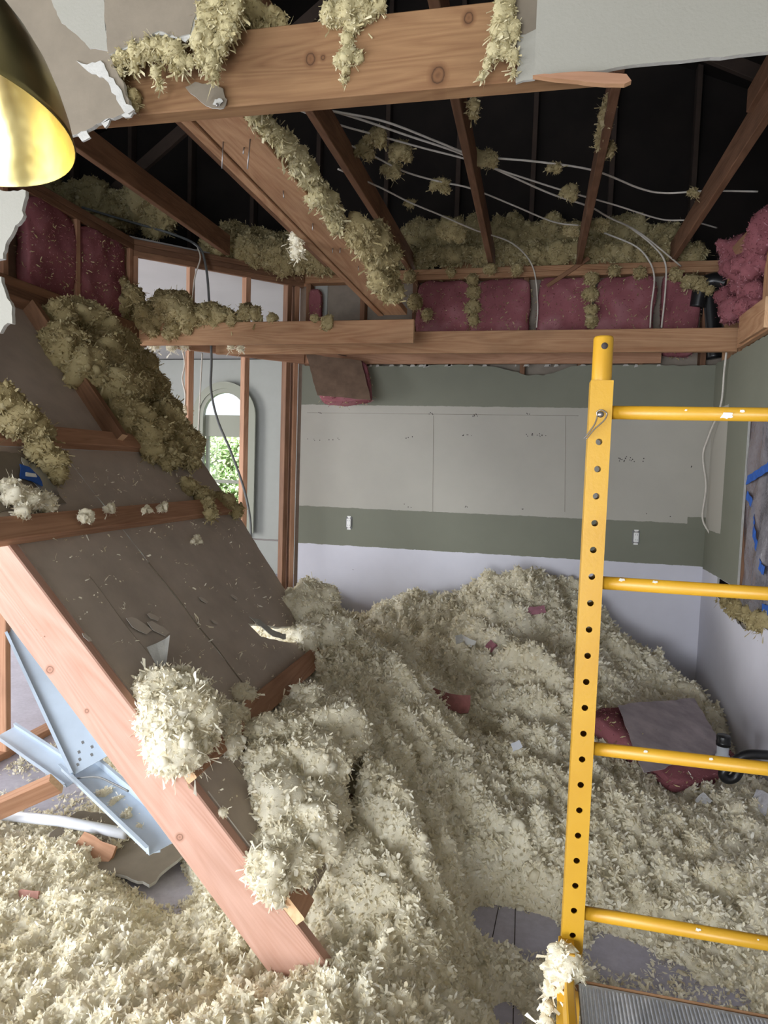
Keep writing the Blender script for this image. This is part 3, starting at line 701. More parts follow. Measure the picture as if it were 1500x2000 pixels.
# ================================================================== INSULATION BATTS
def batt(name, label, c, size, Mx=None, mat='pink', seed=0, group=None, parent=None, dens=2600):
    """soft fibre batt: puffed box with fuzzy face"""
    n = 14; rng = np.random.default_rng(seed); sx, sy, sz = size
    bm = bmesh.new(); bmesh.ops.create_cube(bm, size=2); bmesh.ops.subdivide_edges(bm, edges=bm.edges[:], cuts=n, use_grid_fill=True)
    bmesh.ops.triangulate(bm, faces=bm.faces[:]); V = np.array([v.co[:] for v in bm.verts]); Fa = np.array([[v.index for v in f.verts] for f in bm.faces]); bm.free()
    q = np.abs(V)**6; k = (q.sum(1))**(-1/6.); V = V*(k[:, None])
    V = V*np.array([sx, sy, sz])/2
    nz = fbm(V+seed*3.1, 9, 3); V[:, 1] += (nz*.016)*np.sign(V[:, 1]); V[:, 0] += .012*fbm(V+7+seed, 7, 2); V[:, 2] += .014*fbm(V+13+seed, 7, 2)
    R = np.array(Mx.to_3x3()) if Mx else np.eye(3); Vw = V@R.T+np.array(c)
    m = int((sx*sz*2+sx*sy*2+sy*sz*2)*dens); tri0 = Vw[Fa]; ar = np.linalg.norm(np.cross(tri0[:, 1]-tri0[:, 0], tri0[:, 2]-tri0[:, 0]), axis=1)
    fi = rng.choice(len(Fa), m, p=ar/ar.sum()); b = rng.random((m, 2)); sw = b.sum(1) > 1; b[sw] = 1-b[sw]; tri = tri0[fi]
    P = tri[:, 0]+b[:, :1]*(tri[:, 1]-tri[:, 0])+b[:, 1:]*(tri[:, 2]-tri[:, 0])
    Nn = np.cross(tri[:, 1]-tri[:, 0], tri[:, 2]-tri[:, 0]); Nn /= np.linalg.norm(Nn, axis=1)[:, None]+1e-12
    bl = blades(P, Nn, .014, .004, (-5, 22), .2, rng)
    k = rng.choice(len(P), max(10, int(sx*sz*1500))); sh_ = blades(P[k]+Nn[k]*.004, Nn[k], .022, .005, (-5, 40), .5, rng)
    o = trimesh(name, [(Vw, Fa, np.clip(.42+.25*nz, 0, 1), 0), (*bl, 0), (*sh_, 1)], [M[mat], M['fluffy']], parent)
    if label: tag(o, label, 'insulation', group)
    return o
BG = 'pink fibreglass batts between the studs'
blist = [(-1.155, 'narrow strip of pink batt beside the corner studs', .10, .40), ]
for i, (xa, xb, lab) in enumerate(((816, 920, 'leftmost pink batt above the long soffit timber'), (922, 1035, 'second pink batt from the left above the long soffit timber'),
        (1050, 1152, 'middle pink batt above the soffit timber, between two hanging cables'), (1163, 1278, 'fourth pink batt, behind two drooping cables'), (1292, 1364, 'narrow rightmost pink batt beside the black duct'))):
    a, b = U(xa, 590, y=D+.05), U(xb, 590, y=D+.05)
    batt('insulation_batt', lab, ((a.x+b.x)/2, D+.055, 2.775), (b.x-a.x+.01, .10, .56), seed=i+1, group=BG)
for i, (ya, yb, lab) in enumerate(((3.22, 3.62, 'left dark pink batt in the left stud wall below the brass lamp'), (3.64, 4.13, 'right dark pink batt in the left stud wall, next to the opening'))):
    batt('insulation_batt', lab, (-2.775, (ya+yb)/2, 2.80), (yb-ya, .10, .54), Matrix.Rotation(pi/2, 4, 'Z'), seed=i+11, group=BG)
p = U(617, 590, y=D+.03)
batt('insulation_batt', 'narrow strip of pink batt in the corner left of the strongback', (p.x, D+.04, 2.8), (.10, .07, .42), seed=21, group=BG)
# ragged pink on the right side wall
clump('pink_insulation', 'billowing ragged pink fibreglass hanging at the top of the right wall', [(U(px, py, x=XR+.0), r) for px, py, r in
      ((1435, 490, .11), (1455, 540, .12), (1425, 575, .09), (1440, 605, .10), (1470, 590, .11), (1480, 500, .14), (1495, 450, .12), (1425, 520, .07), (1462, 625, .06))], 9000, .018, .006, 'pink', .3, 31, amp=.45, lift=(-5, 30), rs=.85)
dc = tube('black_duct', [U(1362, 600, y=D+.02), U(1372, 560, y=D), U(1395, 548, y=D-.02), U(1420, 553, y=D-.05)], .055, M['black'], None, 16)
tag(dc, 'black pipe elbow in the stud bay right of the pink batts', 'pipe')
tag(tube('black_duct', [U(1395, 700, y=D+.05), U(1390, 640, y=D+.05), U(1385, 575, y=D+.05)], .06, M['black'], None, 16), 'black vertical pipe behind the right end of the soffit timber', 'pipe')
# hanging kraft faced piece
kb = empty('hanging_batt', (-1.4, 4.8, 2.3)); tag(kb, 'kraft-faced pink batt piece dangling from the soffit over the wall', 'insulation')
ca, cb, cc, cd = U(608, 690, y=4.86), U(714, 690, y=4.86), U(722, 766, y=4.72), U(620, 772, y=4.72)
ax = ((cb-ca)+(cc-cd)).normalized(); up_ = ((ca-cd)+(cb-cc)).normalized(); nz_ = ax.cross(up_)
poly = [((q-cd).dot(ax), (q-cd).dot(up_)) for q in (cd, cc, cb, ca)]
sheet('kraft_face', ragged(poly, .003, .03, (), 5), cd, ax, up_, .002, (M['kraft'],)*3, kb)
tube('nail', [(ca+cb)/2+Vector((0, -.01, -.01)), Vector(((ca.x+cb.x)/2, D+.01, (ca.z+cb.z)/2+.02))], .003, M['nail'], kb, 6, smooth=False)
cen = (ca+cb+cc+cd)/4; Rm = Matrix((ax, -nz_, up_)).transposed().to_4x4()
batt('pink_core', None, cen-nz_*.105-up_*.012, ((cb-ca).length*.94, .09, (ca-cd).length), Rm, seed=41, parent=kb)

# ================================================================== FALLEN CEILING SECTION
# plane n.P = c, rising to the left; v runs away from the camera along +y
PN = Vector((.735, 0, .678)).normalized(); PC = -.2329; UD = Vector((-.678, 0, .735)); Y0 = 1.80
O0 = Vector((-.45, 0, 0)); O0 = O0+PN*(PC-PN.dot(O0))
def PU(u, v, n=0): return O0+UD*u+Vector((0, Y0+v, 0))+PN*n
def UP(px, py, n=0.0): return U(px, py, pl=(np.array(PN), PC+n))
def uv(px, py): p = UP(px, py); return ((p-O0).dot(UD), p.y-Y0)
fc = empty('fallen_ceiling', PU(.3, 0)); tag(fc, 'collapsed ceiling section of brown-backed drywall on joists, leaning up to the left', 'ceiling section')
def psheet(nm, pts, mats, th=.012, n=0., amp=.003, sm=(), seed=1, stepl=.03):
    poly = ragged(pts, amp, stepl, sm, seed)
    # local axes: ax = -UD?  use ax=+y(v), ay=u ; ax x ay = y x UD
    ax = Vector((0, 1, 0)); ay = UD; nz = ax.cross(ay)
    if nz.dot(PN) < 0: ax = -ax; poly = [(-p[0], p[1]) for p in poly]
    return sheet(nm, poly, PU(0, 0, n), ax, ay, th, mats, fc)
e = [uv(*q) for q in ((700, 1430), (640, 1296), (565, 1165), (516, 1085), (465, 1010))]
def vu(l): return [(v, u) for u, v in l]
PM = (M['paper'], M['gyp'], M['whitewall'])
u_low = .345; us = 1.30
hole = vu([uv(*q) for q in ((478, 1200), (498, 1212), (530, 1228), (562, 1245), (556, 1262), (508, 1236), (482, 1222))])
# lower sheet (two boards meeting at the taped seam that runs up the slope)
seam = .56
psheet('drywall_board', [(.012, u_low), (seam, u_low), (seam, 2.19), (.012, 2.19)], PM, sm=(0, 1, 2, 3))
rightb = [(seam+.004, u_low), (.98, u_low)]+[(v, u) for v, u in ((e[0][1], e[0][0]),)]
hl = [(e[1][1], 1.02), (e[1][1]-.25, 1.10), (e[1][1]-.45, 1.16), (e[1][1]-.30, 1.20), (e[2][1]-.12, 1.15)]
psheet('drywall_board', [(seam+.004, u_low), (.98, u_low), (1.12, .5), (1.32, .85), (1.40, 1.0), (1.13, 1.02), (.92, 1.12), (.90, 1.20), (1.10, 1.12), (1.36, 1.06), (1.45, 1.22), (1.52, 1.48), (1.60, 1.74), (1.70, 2.19), (seam+.004, 2.19)], PM, sm=(0, 12, 13), seed=3, amp=.004)
psheet('drywall_board', [(.012, 2.194), (1.70, 2.194), (1.74, 2.30), (1.60, 2.6), (1.5, 2.9), (1.4, 3.2), (.2, 3.2), (.0, 3.0), (.0, 2.3)], PM, sm=(0,), seed=4)
tsm = [(-.1, 2.02), (-.05, 2.02)]
# seam ridge of torn tape
pts = [PU(u, seam+.003*math.sin(u*23)+.002, .001) for u in np.linspace(.36, 1.60, 60)]
tube('seam_tape', pts, .0035, M['paperl'], fc, 5, smooth=False, flat=.6)
# joints, crack and paper relief lines on the board
pts = [PU(u, .20+.004*math.sin(u*17), .000) for u in np.linspace(.36, 1.60, 40)]
tube('paper_crease', pts, .0018, M['paperl'], fc, 5, smooth=False, flat=.5)
tube('gypsum_edge', [PU(.36, .015, .001), PU(.80, .015, .001)], .0022, M['white_plastic'], fc, 5, smooth=False)
# rim joist: its broad face looks at the camera
RH = .172
rim = board('rim_joist', PU(.02, -.019, -RH/2+.006), PU(3.1, -.019, -RH/2+.006), .038, RH, M['rim'], fc, up=PN, ch=.004, seg=14)
rim['label'] = 'pale salmon rim joist along the near edge'
# cross joists on the board
def cross(u, v0, v1, h=.038, m='stud'):
    return board('joist', PU(u, v0, h/2), PU(u, v1, h/2), .089, h, M[m], fc, up=PN)
cross(.898, -.036, 1.30)
cross(.392, -.036, .05)
cross(1.812, -.30, 1.60)
cross(2.235, -.35, 1.72)
cross(3.16, -.4, 1.55, .06, 'dark')
# inner joist running up the slope
a, b = UP(232, 862, .03), UP(58, 600, .03)
board('brace_joist', a, b, .038, .09, M['dark'], fc, up=PN)
a, b = UP(30, 850, .02), UP(-40, 700, .02)
# torn flap, holes, paper flakes
def flake(px, py, s, rot, mats=None, lift=.01, nm='paper_flake', asp=.45):
    c = UP(px, py, lift); d = (Vector((0, 1, 0))*cos(rot)+UD*sin(rot)+PN*random.uniform(.02, .12)).normalized(); e2 = PN.cross(d).normalized()
    poly = ragged([(-s/2, -s*asp*.3), (-s*.2, -s*asp*.5), (s*.3, -s*asp*.45), (s/2, 0), (s*.25, s*asp*.5), (-s*.3, s*asp*.4)], s*.04, s*.25, (), int(px*7+py))
    return sheet(nm, poly, c, d, e2, .0015, mats or (M['flake'], M['gyp'], M['gyp']), fc)
flake(272, 1222, .11, 2.3); flake(310, 1228, .10, 2.3); flake(300, 1205, .06, 2.5); flake(398, 1172, .05, 2.3); flake(458, 1166, .045, 2.4); flake(420, 1215, .04, 2.4); flake(170, 1245, .04, 2.0)
fp = [UP(286, 1264, .001), UP(306, 1256, .02), UP(322, 1248, .04), UP(332, 1240, .07), UP(322, 1322, .004), UP(300, 1290, .002)]
mesh('torn_flap', [v for v in fp]+[v-PN*.004 for v in fp], [(0, 1, 5), (1, 2, 4, 5), (2, 3, 4), (11, 7, 6), (11, 10, 8, 7), (10, 9, 8), (0, 6, 7, 1), (1, 7, 8, 2), (2, 8, 9, 3), (3, 9, 10, 4)], M['gyp'], None, fc)
# torn open corner at left with gypsum and blue tape bit
psheet('torn_paper', [(v, u) for u, v in [uv(*q) for q in ((-40, 880), (30, 886), (75, 915), (100, 955), (128, 985), (60, 1000), (-60, 1005))]], (M['paperl'], M['gyp'], M['gyp']), .003, .006, .006, seed=9, stepl=.02)
psheet('torn_paper', [(v, u) for u, v in [uv(*q) for q in ((38, 897), (78, 920), (112, 968), (98, 975), (70, 955), (45, 925))]], (M['foil'], M['gyp'], M['gyp']), .003, .012, .006, seed=10, stepl=.02)
psheet('blue_tape_patch', [(v, u) for u, v in [uv(*q) for q in ((33, 912), (52, 918), (72, 938), (78, 955), (56, 945), (34, 940))]], (M['tape'],)*3, .003, .017, .003, seed=11, stepl=.02)
psheet('white_scrap', [(v, u) for u, v in [uv(*q) for q in ((43, 930), (62, 933), (65, 939), (43, 937))]], (M['white_plastic'],)*3, .003, .022, .001, seed=12, stepl=.02)
hp = psheet('torn_paper', [(v, u) for u, v in [uv(*q) for q in ((484, 1206), (505, 1212), (530, 1232), (556, 1240), (556, 1250), (530, 1244), (500, 1222))]], (M['gyp'],)*3, .003, .008, .006, seed=14, stepl=.02)
# crumbs of fibre on the board : a few hundred small flakes
rng = np.random.default_rng(77); k = 460; Pc = []
uu = rng.uniform(.4, 2.1, k); vv = rng.uniform(.02, 1.6, k)*(.75+.12*uu)
Pc = np.array([tuple(PU(a, b, .004)) for a, b in zip(uu, vv) if b < 1.02+.38*(a-.4)])
parts = []
for rep in range(3):
    jit = rng.normal(0, .004, Pc.shape); parts.append((*blades(Pc+jit*rep, np.tile(np.array(PN), (len(Pc), 1)), .010*np.repeat(rng.random(len(Pc))**3*2.6+.45, 1), .0045, (0, 50), 0, rng), 0))
trimesh('fibre_crumbs', parts, [M['fluff']], fc)['kind'] = 'stuff'

# ================================================================== INSULATION HEAPS
CP = []
def cp(px, py, y, dz=0): v = U(px, py, y=y); CP.append((v.x, v.y, v.z+dz))
for q in ((500, 1200, 4.5), (620, 1215, 4.7), (690, 1232, 4.75), (760, 1192, 4.75), (800, 1172, 4.75), (870, 1190, 4.7), (950, 1160, 4.7), (1040, 1156, 4.7), (1100, 1195, 4.7), (1180, 1246, 4.7), (1250, 1305, 4.7), (1330, 1355, 4.6), (1390, 1405, 4.5), (1440, 1480, 4.2), (1490, 1540, 3.9)):
    cp(*q); v = CP[-1]; CP.append((v[0], 5.10, v[2]-.06))
for q in ((700, 1265, 4.1), (850, 1250, 4.3), (960, 1230, 4.25), (1080, 1270, 4.2), (1180, 1330, 4.1), (1300, 1420, 3.95), (980, 1330, 3.75), (870, 1350, 3.7), (835, 1352, 3.55), (1100, 1400, 3.55), (1000, 1440, 3.35), (952, 1460, 3.35), (1200, 1480, 3.5), (1050, 1580, 2.9), (1020, 1660, 2.65), (1330, 1520, 3.5),
          (590, 1185, 3.35), (560, 1230, 3.2), (650, 1238, 3.3), (700, 1268, 3.22), (765, 1296, 3.12), (800, 1345, 3.0), (860, 1405, 2.98), (920, 1475, 2.93), (975, 1575, 2.82), (975, 1680, 2.6), (915, 1775, 2.38), (880, 1860, 2.1),
          (620, 1290, 3.0), (650, 1340, 2.85), (700, 1340, 2.9), (640, 1400, 2.66), (700, 1420, 2.68), (760, 1400, 2.78), (700, 1480, 2.5), (770, 1490, 2.55), (850, 1500, 2.72), (800, 1600, 2.3), (720, 1600, 2.25), (770, 1700, 2.1), (670, 1720, 2.05), (800, 1820, 1.95), (650, 1820, 1.92),
          (60, 1640, 2.35), (150, 1640, 2.33), (-60, 1640, 2.35), (50, 1760, 2.05), (170, 1760, 2.05), (100, 1860, 1.82), (250, 1880, 1.8), (380, 1870, 1.86), (100, 1990, 1.55), (300, 1990, 1.58), (500, 1960, 1.65), (700, 1990, 1.66), (850, 1960, 1.8), (450, 1790, 2.1), (520, 1850, 1.9),
          (1150, 1700, 2.6), (1250, 1600, 2.95), (1400, 1620, 3.05), (1300, 1720, 2.7), (1450, 1720, 2.75), (1450, 1850, 2.43), (1300, 1800, 2.5), (1250, 1540, 3.3), (1450, 1560, 3.4), (1040, 1900, 2.2), (990, 1900, 2.12), (960, 1960, 2.0), (1060, 1960, 2.05), (1150, 1930, 2.15)):
    cp(*q)
for px, py in ((80, 1400), (150, 1450), (50, 1540), (200, 1560), (250, 1620), (290, 1690), (320, 1740), (100, 1300), (-60, 1450), (980, 1800), (1030, 1815), (1210, 1850), (1230, 1880), (1320, 1910), (940, 1795)):
    v = U(px, py, z=0); CP.append((v.x, v.y, -.045))
for x, y, z in ((-2.6, 4.4, .05), (-2.2, 3.8, .2), (-2.0, 2.9, -.05), (-1.5, 4.9, .45), (1.15, 2.2, .05), (-1.8, 1.1, .1), (.9, 1.6, .05), (-.2, 1.2, .1)): CP.append((x, y, z))
CP = np.array(CP)
def _tps(r2): return .5*r2*np.log(r2+1e-9)
_n = len(CP); _A = np.zeros((_n+3, _n+3)); _A[:_n, :_n] = _tps((CP[:, None, 0]-CP[None, :, 0])**2+(CP[:, None, 1]-CP[None, :, 1])**2)+np.eye(_n)*.012
_A[:_n, _n] = 1; _A[:_n, _n+1:] = CP[:, :2]; _A[_n:, :_n] = _A[:_n, _n:].T
_W = np.linalg.solve(_A, np.concatenate([CP[:, 2], [0, 0, 0]]))
def H0(x, y):
    return _tps((x[:, None]-CP[None, :, 0])**2+(y[:, None]-CP[None, :, 1])**2) @ _W[:_n]+_W[_n]+_W[_n+1]*x+_W[_n+2]*y
HOLES = []
for px, py, hr, ha in ((965, 1800, .11, .12), (1040, 1815, .11, .12), (990, 1985, .05, .10), (1210, 1860, .08, .10), (300, 1705, .10, .2), (330, 1740, .07, .2)):
    v = U(px, py, z=0); HOLES.append((v.x, v.y, hr, ha))
def Hf(x, y):
    z = H0(x, y); P = np.stack([x, y, x*0], 1)
    wx = x+.05*fbm(P, 4, 2, 5); wy_ = y+.05*fbm(P, 4, 2, 9)
    thick = np.clip((z+.05)/.18, 0, 1)
    l = .088*worley(wx, wy_, 4.2, 3)+.060*worley(wx, wy_, 9, 11)+.034*worley(wx+.012*fbm(P, 30, 2, 4), wy_+.012*fbm(P, 30, 2, 8), 21, 23)+.014*worley(wx, wy_, 44, 29)+.045*fbm(P, 2.6, 3, 3)-.128
    z = z+l*(.6+.4*thick)
    z = z+(.055*np.abs(vnoise(P*13+2))+.034*np.abs(vnoise(P*27+5))+.018*np.abs(vnoise(P*54+8))-.042)*(.4+.6*thick)
    al, ac = x*.86-y*.5, x*.5+y*.86
    fold = np.abs(vnoise(np.stack([ac*5.2, al*1.7, x*0+3], 1)))+.45*np.abs(vnoise(np.stack([ac*11, al*4.5, x*0+9], 1)))
    z = z+.15*(fold-.36)*np.clip((y-1.9)/.3, 0, 1)*np.clip((z-.10)/.15, 0, 1)
    for hx, hy, hr, ha in HOLES: z = z-ha*1.15*np.exp(-(((x-hx)**2+(y-hy)**2)/hr**2)**1.5)
    # keep under the leaning board
    yed = Y0+1.05+.38*np.clip((-x-.6)*1.45, 0, 1.3)-.42*np.clip((x+1.25)/.35, 0, 1)
    e_ = np.maximum(np.maximum(y-yed, (Y0-.06)-y), 0)*2.6+5*np.maximum(0, x+.62)
    zp = np.maximum((PC-.735*np.minimum(x, -.62))/.678-.035, -.02)
    return np.minimum(z, zp+e_)
gx = np.arange(-2.66, 1.172, .0095); gy = np.arange(.95, 5.094, .0095)
XX, YY = np.meshgrid(gx, gy, indexing='ij'); xf, yf = XX.ravel(), YY.ravel()
ZZ = np.concatenate([Hf(xf[i:i+20000], yf[i:i+20000]) for i in range(0, len(xf), 20000)])
nx, ny = len(gx), len(gy); Zg = ZZ.reshape(nx, ny)
idx = np.arange(nx*ny).reshape(nx, ny); q = np.stack([idx[:-1, :-1], idx[1:, :-1], idx[1:, 1:], idx[:-1, 1:]], -1).reshape(-1, 4)
keep = (ZZ[q].max(1) > -.002); q = q[keep]
Vb = np.stack([xf, yf, np.maximum(ZZ, -.004)], 1); used = np.unique(q); rem = np.full(nx*ny, -1); rem[used] = np.arange(len(used))
qb = rem[q]; Fb = np.concatenate([qb[:, [0, 1, 2]], qb[:, [0, 2, 3]]]); Vb = Vb[used]
dzx = np.gradient(Zg, .0095, axis=0); dzy = np.gradient(Zg, .0095, axis=1)
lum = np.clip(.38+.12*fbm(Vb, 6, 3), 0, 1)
def sample_heap(m, ylo, yhi):
    x = RNG.uniform(gx[0], gx[-1], m); y = RNG.uniform(ylo, yhi, m)
    i = np.clip(((x-gx[0])/.0095).astype(int), 0, nx-2); j = np.clip(((y-gy[0])/.0095).astype(int), 0, ny-2)
    a = (x-gx[i])/.0095; b = (y-gy[j])/.0095
    z = Zg[i, j]*(1-a)*(1-b)+Zg[i+1, j]*a*(1-b)+Zg[i, j+1]*(1-a)*b+Zg[i+1, j+1]*a*b
    sl = np.sqrt(1+dzx[i, j]**2+dzy[i, j]**2)
    dust = (z > -.035) & (RNG.random(m) < np.clip((z+.035)/.035, .12, 1)) & (RNG.random(m)*2.2 < sl)
    x, y, z, i, j = x[dust], y[dust], z[dust], i[dust], j[dust]
    Nn = np.stack([-dzx[i, j], -dzy[i, j], np.ones(len(x))], 1); Nn /= np.linalg.norm(Nn, axis=1)[:, None]
    return np.stack([x, y, np.maximum(z, 0)], 1), Nn
parts = [(Vb, Fb, lum, 0)]
for m, a, b, ln, wd, nc, rc in ((205000, .95, 2.5, .0175, .0088, 1800, .012), (140000, 2.5, 3.6, .020, .0100, 1300, .014), (72000, 3.6, 5.08, .025, .012, 900, .018)):
    P, Nn = sample_heap(m, a, b); parts.append((*blades(P-Nn*.002, Nn, ln, wd, (-5, 50)), 0))
    P, Nn = sample_heap(nc, a, b); parts.extend(chunks(P, Nn, rc, RNG, 11, ln*.8, wd*.8))
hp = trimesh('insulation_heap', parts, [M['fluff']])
tag(hp, 'deep heap of loose cream-yellow blown insulation covering the floor up to the back wall', 'insulation', kind='stuff')

def onP(px, py, n, r): return (UP(px, py, n), r)
# lumps lying on the leaning board
clump('insulation_clump', 'large shaggy cream clump of fibre in the middle of the leaning board', [onP(330, 1350, .05, (.10, .10, .07)), onP(350, 1395, .06, .10), onP(375, 1430, .05, .09), onP(345, 1455, .04, .075), onP(320, 1400, .04, .07), onP(305, 1345, .03, .05)], 15000, .026, .008, seed=1, amp=.35)
clump('insulation_clump', 'smaller cream tufts trailing right of the large clump on the leaning board', [onP(425, 1385, .03, .045), onP(450, 1395, .03, .04), onP(478, 1355, .03, .035), onP(440, 1430, .03, .04), onP(455, 1460, .03, .035), onP(470, 1400, .03, .03)], 15000, .024, .007, seed=2, amp=.4)
clump('insulation_clump', 'long cream bank of fibre sliding over the lower right of the leaning board', [onP(600, 1400, .07, .13), onP(560, 1450, .06, .10), onP(510, 1430, .04, .07), onP(530, 1500, .05, .09), onP(590, 1510, .08, .13), onP(630, 1440, .10, .14), onP(540, 1570, .05, .09), onP(590, 1600, .07, .12), onP(550, 1650, .04, .08), onP(520, 1700, .03, .06), onP(575, 1690, .05, .07), onP(620, 1560, .08, .10), onP(540, 1730, .025, .045), onP(500, 1480, .03, .05)], 12000, .025, .0085, seed=3, amp=.35)
clump('insulation_clump', 'cream bank of fibre where the board meets the heap near its right edge', [(U(575, 1200, y=3.25), .11), (U(610, 1190, y=3.3), .13), (U(560, 1250, y=3.1), .09), (U(600, 1250, y=3.1), .12), (U(560, 1310, y=2.9), .07), (U(640, 1240, y=3.2), .12), (U(545, 1180, y=3.28), .05)], 12000, .025, .009, seed=4, amp=.35)
sp_ = [onP(px, py, .05, r) for px, py, r in ((115, 625, .10), (160, 640, .12), (130, 680, .12), (190, 670, .13), (210, 720, .14), (170, 730, .12), (240, 700, .12), (230, 770, .14), (270, 760, .14), (300, 800, .14), (250, 820, .11), (320, 840, .13), (285, 850, .10), (355, 870, .10), (330, 890, .07), (205, 650, .1), (280, 720, .09), (370, 895, .06), (300, 880, .06))]
clump('insulation_bank', 'thick olive-yellow bank of fibre on the upper part of the leaning section', sp_, 9000, .026, .009, 'fluffy', seed=5, amp=.35, kind=None)
clump('insulation_clump', 'yellow tufts on the upper left cross joist of the leaning section', [onP(-10, 790, .10, .07), onP(25, 812, .10, .07), onP(60, 832, .09, .055), onP(85, 845, .08, .035)], 12000, .022, .007, seed=6, mat='fluffy')
clump('insulation_clump', 'yellow tuft hanging below the upper cross joist, right of the blue tape patch', [onP(80, 880, .05, .045), onP(100, 900, .04, .05), onP(112, 925, .03, .035)], 14000, .022, .007, seed=7, mat='fluffy')
clump('insulation_clump', 'cream tufts in the torn open corner at the left of the leaning board', [onP(30, 968, .04, .035), onP(60, 975, .04, .04), onP(90, 985, .03, .035), onP(20, 950, .03, .03), onP(45, 1000, .05, .025)], 14000, .02, .006, seed=8)
clump('insulation_clump', 'olive tuft near the right end of the middle cross joist', [onP(370, 950, .03, .04), onP(395, 968, .03, .05), onP(405, 990, .04, .04), onP(412, 1003, .06, .03)], 14000, .022, .007, seed=9, mat='fluffy')
clump('insulation_clump', 'frayed tuft at the right corner of the middle cross joist', [onP(440, 980, .04, .045), onP(458, 995, .03, .04), onP(430, 972, .04, .035)], 14000, .022, .007, seed=10, mat='fluffy')
i = 0
for px, py, r, ds in ((170, 1008, .022, 'left'), (215, 992, .016, 'second from left'), (320, 990, .024, 'middle'), (288, 995, .016, 'small middle'), (385, 1054, .02, 'lowest')):
    i += 1; clump('fibre_tuft', 'small cream tuft on the middle cross joist of the leaning section, %s' % ds, [onP(px, py, .075 if py < 1040 else .01, r), onP(px-8, py+3, .075 if py < 1040 else .01, r*.7)], 16000, .011, .005, seed=20+i, amp=.5, group='tufts on the middle cross joist')
clump('fibre_tuft', 'small cream tuft stuck on the face of the salmon rim joist', [(U(68, 1215, y=1.775), (.022, .008, .03)), (U(85, 1235, y=1.775), (.018, .008, .02))], 14000, .018, .005, seed=27)
clump('fibre_tuft', 'small cream tuft on the lower bare part of the leaning board', [onP(435, 1588, .01, .014)], 14000, .016, .005, seed=28)
clump('fibre_tuft', 'ochre tuft at the top left of the heap against the back wall', [(U(690, 1232, y=4.5), .09), (U(720, 1245, y=4.4), .08)], 9000, .024, .009, 'fluffy', seed=29)

# ledge and attic
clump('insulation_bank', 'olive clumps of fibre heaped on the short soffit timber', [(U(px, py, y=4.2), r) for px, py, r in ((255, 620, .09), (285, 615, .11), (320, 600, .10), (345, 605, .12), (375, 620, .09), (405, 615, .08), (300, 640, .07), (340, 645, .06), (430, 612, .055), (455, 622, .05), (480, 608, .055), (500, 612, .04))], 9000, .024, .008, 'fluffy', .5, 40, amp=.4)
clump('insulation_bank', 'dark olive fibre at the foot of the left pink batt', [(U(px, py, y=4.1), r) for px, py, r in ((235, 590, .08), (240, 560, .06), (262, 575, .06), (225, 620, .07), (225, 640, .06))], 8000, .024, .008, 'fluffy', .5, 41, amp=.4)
clump('fibre_tuft', 'small ochre tuft on the soffit timber below the right opening', [(U(533, 620, y=4.2), .03)], 12000, .02, .007, 'fluffy', seed=42)
clump('fibre_tuft', 'small ochre tuft on the soffit timber near its free end', [(U(640, 630, y=4.19), .045), (U(615, 622, y=4.2), .03)], 12000, .02, .007, 'fluffy', seed=43)
clump('fibre_fringe', 'pale fibre shreds hanging under the soffit timbers at left', [(U(px, py, y=4.3), r) for px, py, r in ((300, 672, .03), (335, 676, .035), (360, 672, .03), (450, 676, .02), (470, 680, .022))], 12000, .024, .006, 'fluff', .8, 44, kind='stuff')
# strongback
spts = [(495, 222, .035), (515, 243, .04), (535, 262, .045), (560, 285, .05), (585, 318, .06), (602, 340, .06), (618, 372, .07), (640, 398, .07), (655, 420, .06), (655, 440, .05)]
clump('insulation_bank', 'long shaggy strip of yellow fibre clinging to the near right edge of the strongback', [(U(px, py, x=-.81), r) for px, py, r in spts], 14000, .020, .006, 'fluffm', .7, 45, amp=.4, rs=.62)
clump('insulation_bank', 'shaggy yellow fibre clinging to the far right edge of the strongback', [(U(px, py, x=-.76), r) for px, py, r in ((700, 455, .10), (725, 470, .12), (745, 500, .12), (755, 535, .11), (765, 565, .09), (740, 550, .07))], 10000, .022, .008, 'fluffy', .7, 46, amp=.4, rs=.62)
clump('fibre_tuft', 'dangling pale tuft on the left edge of the strongback', [(U(578, 468, x=-1.05), .03), (U(580, 490, x=-1.05), .028)], 12000, .022, .006, 'fluff', .8, seed=47)
# header clumps
Y = 1.63
clump('insulation_clump', 'yellow fibre clump draped over the top of the header, left of its middle knots', [(U(px, py, y=Y+.02), r) for px, py, r in ((650, 30, .030), (680, 25, .035), (710, 20, .03), (740, 12, .02), (690, 50, .025), (677, 75, .016), (680, 108, .020), (665, 118, .016), (700, 110, .014), (676, 140, .012), (672, 158, .008))], 30000, .014, .004, 'fluffm', .7, 48)
clump('insulation_clump', 'long yellow hank of fibre hanging at the left end of the white drywall face', [(U(px, py, y=Y-.01), (r, r*.6, r*1.4)) for px, py, r in ((985, -10, .025), (985, 25, .025), (978, 60, .022), (1000, 60, .018), (965, 95, .014), (985, 95, .014), (950, 125, .010), (1002, 110, .012), (943, 148, .007), (1004, 140, .006))], 30000, .016, .004, 'fluffm', .9, 49)
clump('insulation_clump', 'long yellow hank of fibre hanging beside the torn drywall at top', [(U(px, py, y=Y-.025), (r, r*.7, r*1.3)) for px, py, r in ((430, -10, .04), (450, 20, .03), (410, 30, .035), (440, 50, .03), (400, 70, .032), (430, 90, .022), (415, 120, .022), (398, 110, .022), (372, 120, .012), (420, 145, .012), (455, 60, .016))], 24000, .016, .0045, 'fluffm', .9, 50)
